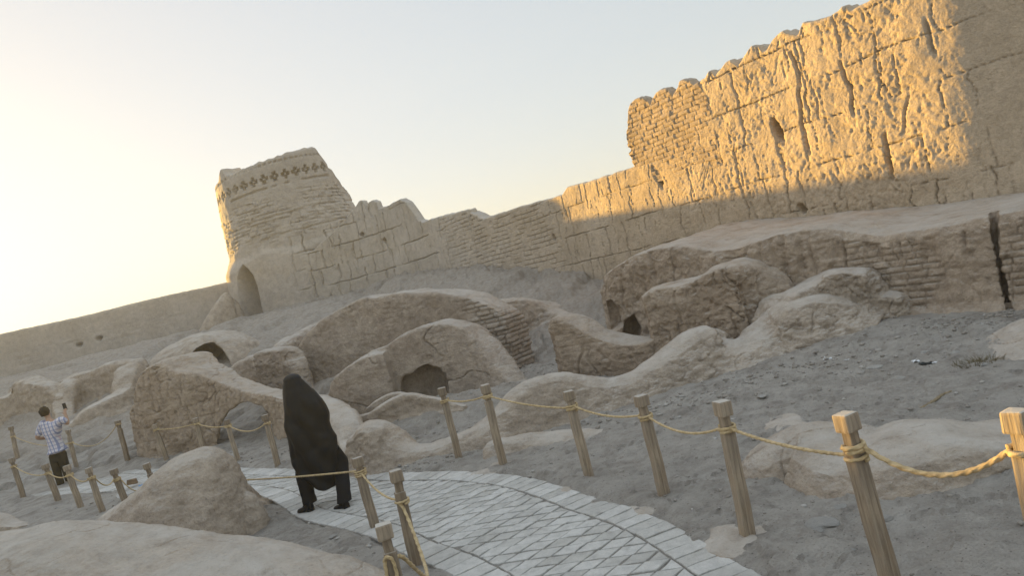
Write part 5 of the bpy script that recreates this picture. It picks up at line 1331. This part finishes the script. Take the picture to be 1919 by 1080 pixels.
# gravel and crumbs strewn over the court: beyond counting
def gravel():
    rnd = np.random.RandomState(11); bm = bmesh.new(); bmesh.ops.create_icosphere(bm, subdivisions=1, radius=1); bv = np.array([v.co for v in bm.verts]); bf = np.array([[v.index for v in f.verts] for f in bm.faces]); bm.free()
    pts = []
    N_ = 15000
    xy = np.stack([rnd.uniform(-9, 7, N_), rnd.uniform(2.5, 15, N_)**1.0], 1)
    keep = poly_sd(xy, PATH) < rnd.uniform(-.05, .12, N_)*(rnd.uniform(0, 1, N_) > .9)-.03
    cl = fbm(np.stack([xy[:, 0], xy[:, 1], 0*xy[:, 0]], 1), .9, 3, 40); keep &= cl > rnd.uniform(-.5, .5, N_)
    xy = xy[keep]; extra = []
    # crumbs and clods fallen at the feet of the walls
    for line, n_, sp_ in (([(1640, 660), (1560, 690), (1460, 705), (1360, 735), (1250, 760), (1150, 790), (1000, 830)], 420, .22), ([(970, 680), (900, 735), (800, 752), (700, 762)], 180, .2), ([(1700, 620), (1800, 612), (1919, 600)], 240, .2),
                         ([(440, 850), (380, 862), (330, 860), (280, 845)], 200, .25), ([(880, 850), (800, 880), (700, 886)], 110, .12), ([(1080, 720), (1040, 700), (1020, 690)], 160, .2)):
        L = np.array([hit(*q)[:2] for q in line]); t = rnd.uniform(0, len(L)-1, n_); i = t.astype(int); f = (t-i)[:, None]
        extra.append(L[i]*(1-f)+L[np.minimum(i+1, len(L)-1)]*f+rnd.normal(0, sp_, (n_, 2)))
    n0 = len(xy); extra = np.concatenate(extra); extra = extra[poly_sd(extra, PATH) < .0]; xy = np.concatenate([xy, extra]); z = terrain(xy[:, 0], xy[:, 1]); n = len(xy)
    s = .004+.026*rnd.uniform(0, 1, n)**5; V = []; F = []; s[n0:] = .006+.034*rnd.uniform(0, 1, n-n0)**4
    rot = rnd.uniform(0, 6.28, n)
    sh = bv[None]*np.stack([s*rnd.uniform(.8, 1.5, n), s*rnd.uniform(.7, 1.1, n), s*rnd.uniform(.35, .7, n)], 1)[:, None]
    sh *= 1+.25*rnd.uniform(-1, 1, sh.shape[:2])[..., None]
    c, s_ = np.cos(rot)[:, None], np.sin(rot)[:, None]; X = sh[..., 0]*c-sh[..., 1]*s_; Yy = sh[..., 0]*s_+sh[..., 1]*c
    # rest each on the modelled ground
    dg = bpy.context.evaluated_depsgraph_get()
    gm = ground.data; nx, ny = len(xs), len(ys); gzv = get_co(gm)[:, 2].reshape(nx, ny)
    ix = np.clip(np.searchsorted(xs, xy[:, 0])-1, 0, nx-2); iy = np.clip(np.searchsorted(ys, xy[:, 1])-1, 0, ny-2)
    fx = (xy[:, 0]-xs[ix])/(xs[ix+1]-xs[ix]); fy = (xy[:, 1]-ys[iy])/(ys[iy+1]-ys[iy])
    zz = (gzv[ix, iy]*(1-fx)+gzv[ix+1, iy]*fx)*(1-fy)+(gzv[ix, iy+1]*(1-fx)+gzv[ix+1, iy+1]*fx)*fy
    V = np.stack([X+xy[:, :1], Yy+xy[:, 1:], sh[..., 2]+zz[:, None]+s[:, None]*.2], -1).reshape(-1, 3)
    F = (bf[None]+(np.arange(n)*len(bv))[:, None, None]).reshape(-1, 3)
    me = bpy.data.meshes.new('gravel'); me.vertices.add(len(V)); me.vertices.foreach_set('co', V.astype(np.float32).ravel()); me.loops.add(F.size); me.loops.foreach_set('vertex_index', F.ravel().astype(np.int32)); me.polygons.add(len(F)); me.polygons.foreach_set('loop_start', np.arange(0, F.size, 3, dtype=np.int32)); me.update(calc_edges=True); me.validate()
    m, nt, b = new_mat('gravel'); g = nt.nodes.new('ShaderNodeNewGeometry'); nt.links.new(ramp(nt, g.outputs['Random Per Island'], [(.0, (.21, .19, .165)), (.35, (.26, .235, .205)), (.7, (.27, .245, .215)), (1.0, (.40, .38, .35))]), b.inputs['Base Color'])
    o = obj('gravel', me, m, origin=False); tag(o, kind='stuff')
gravel()
# ------------------------------------------------------------------ dusty air
def build_haze(dens=.0012):
    x0, x1, y0, y1, z0, z1 = -712, 712, -212, 912, -1.6, 11.4
    V = [(x, y, z) for z in (z0, z1) for y in (y0, y1) for x in (x0, x1)]
    F = [(0, 2, 3, 1), (4, 5, 7, 6), (0, 1, 5, 4), (2, 6, 7, 3), (0, 4, 6, 2), (1, 3, 7, 5)]
    me = mesh_np('haze', V, F); m = bpy.data.materials.new('dusty_air'); m.use_nodes = True; nt = m.node_tree
    nt.nodes.remove(nt.nodes['Principled BSDF']); v = nt.nodes.new('ShaderNodeVolumePrincipled')
    v.inputs['Color'].default_value = (.76, .85, 1.0, 1); v.inputs['Density'].default_value = dens; v.inputs['Anisotropy'].default_value = .25
    nt.links.new(v.outputs[0], nt.nodes['Material Output'].inputs['Volume'])
    o = obj('haze', me, m, origin=False); tag(o, kind='stuff')
build_haze()
# ------------------------------------------------------------------ light
SUN_AZ, SUN_EL = R(-48.5), R(4.7)
def build_light():
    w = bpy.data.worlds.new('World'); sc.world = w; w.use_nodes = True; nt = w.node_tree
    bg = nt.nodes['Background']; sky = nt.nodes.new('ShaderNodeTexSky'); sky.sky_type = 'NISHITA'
    sky.sun_disc = False; sky.sun_elevation = SUN_EL; sky.sun_rotation = SUN_AZ
    sky.altitude = 0; sky.air_density = 1.0; sky.dust_density = 2.0; sky.ozone_density = 1.0
    ga = nt.nodes.new('ShaderNodeGamma'); ga.inputs['Gamma'].default_value = .28
    hs = nt.nodes.new('ShaderNodeHueSaturation'); hs.inputs['Saturation'].default_value = 1.02
    nt.links.new(sky.outputs[0], ga.inputs[0]); nt.links.new(ga.outputs[0], hs.inputs['Color'])
    mx = nt.nodes.new('ShaderNodeMix'); mx.data_type = 'RGBA'; mx.blend_type = 'MULTIPLY'; mx.inputs[0].default_value = 1
    mx.inputs[7].default_value = (.98, .995, 1.02, 1); nt.links.new(hs.outputs[0], mx.inputs[6])
    # added fill: the unseen dome overhead is brightened to lift shaded surfaces
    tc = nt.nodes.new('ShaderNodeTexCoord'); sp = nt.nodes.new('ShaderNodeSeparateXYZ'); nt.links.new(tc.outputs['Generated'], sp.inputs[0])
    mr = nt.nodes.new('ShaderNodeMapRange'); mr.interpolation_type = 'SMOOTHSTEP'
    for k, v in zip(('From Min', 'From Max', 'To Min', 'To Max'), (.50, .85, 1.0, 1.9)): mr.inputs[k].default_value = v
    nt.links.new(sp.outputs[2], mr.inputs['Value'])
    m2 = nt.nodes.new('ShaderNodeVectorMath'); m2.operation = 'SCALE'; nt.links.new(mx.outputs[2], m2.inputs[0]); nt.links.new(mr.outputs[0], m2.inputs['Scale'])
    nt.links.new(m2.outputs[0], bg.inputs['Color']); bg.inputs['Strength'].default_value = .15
    l = bpy.data.lights.new('sun', 'SUN'); l.energy = 4.0; l.angle = R(.53); l.color = (1, .60, .13)
    o = bpy.data.objects.new('sun', l); COL.objects.link(o)
    d = Vector((math.sin(SUN_AZ)*math.cos(SUN_EL), math.cos(SUN_AZ)*math.cos(SUN_EL), math.sin(SUN_EL)))
    o.rotation_euler = d.to_track_quat('Z', 'Y').to_euler(); o.location = (-20, 20, 30)
build_light()
vs = sc.view_settings; vs.view_transform = 'Standard'; vs.look = 'None'; vs.gamma = 1; vs.exposure = 2.06
try: vs.use_curve_mapping = False
except Exception: pass
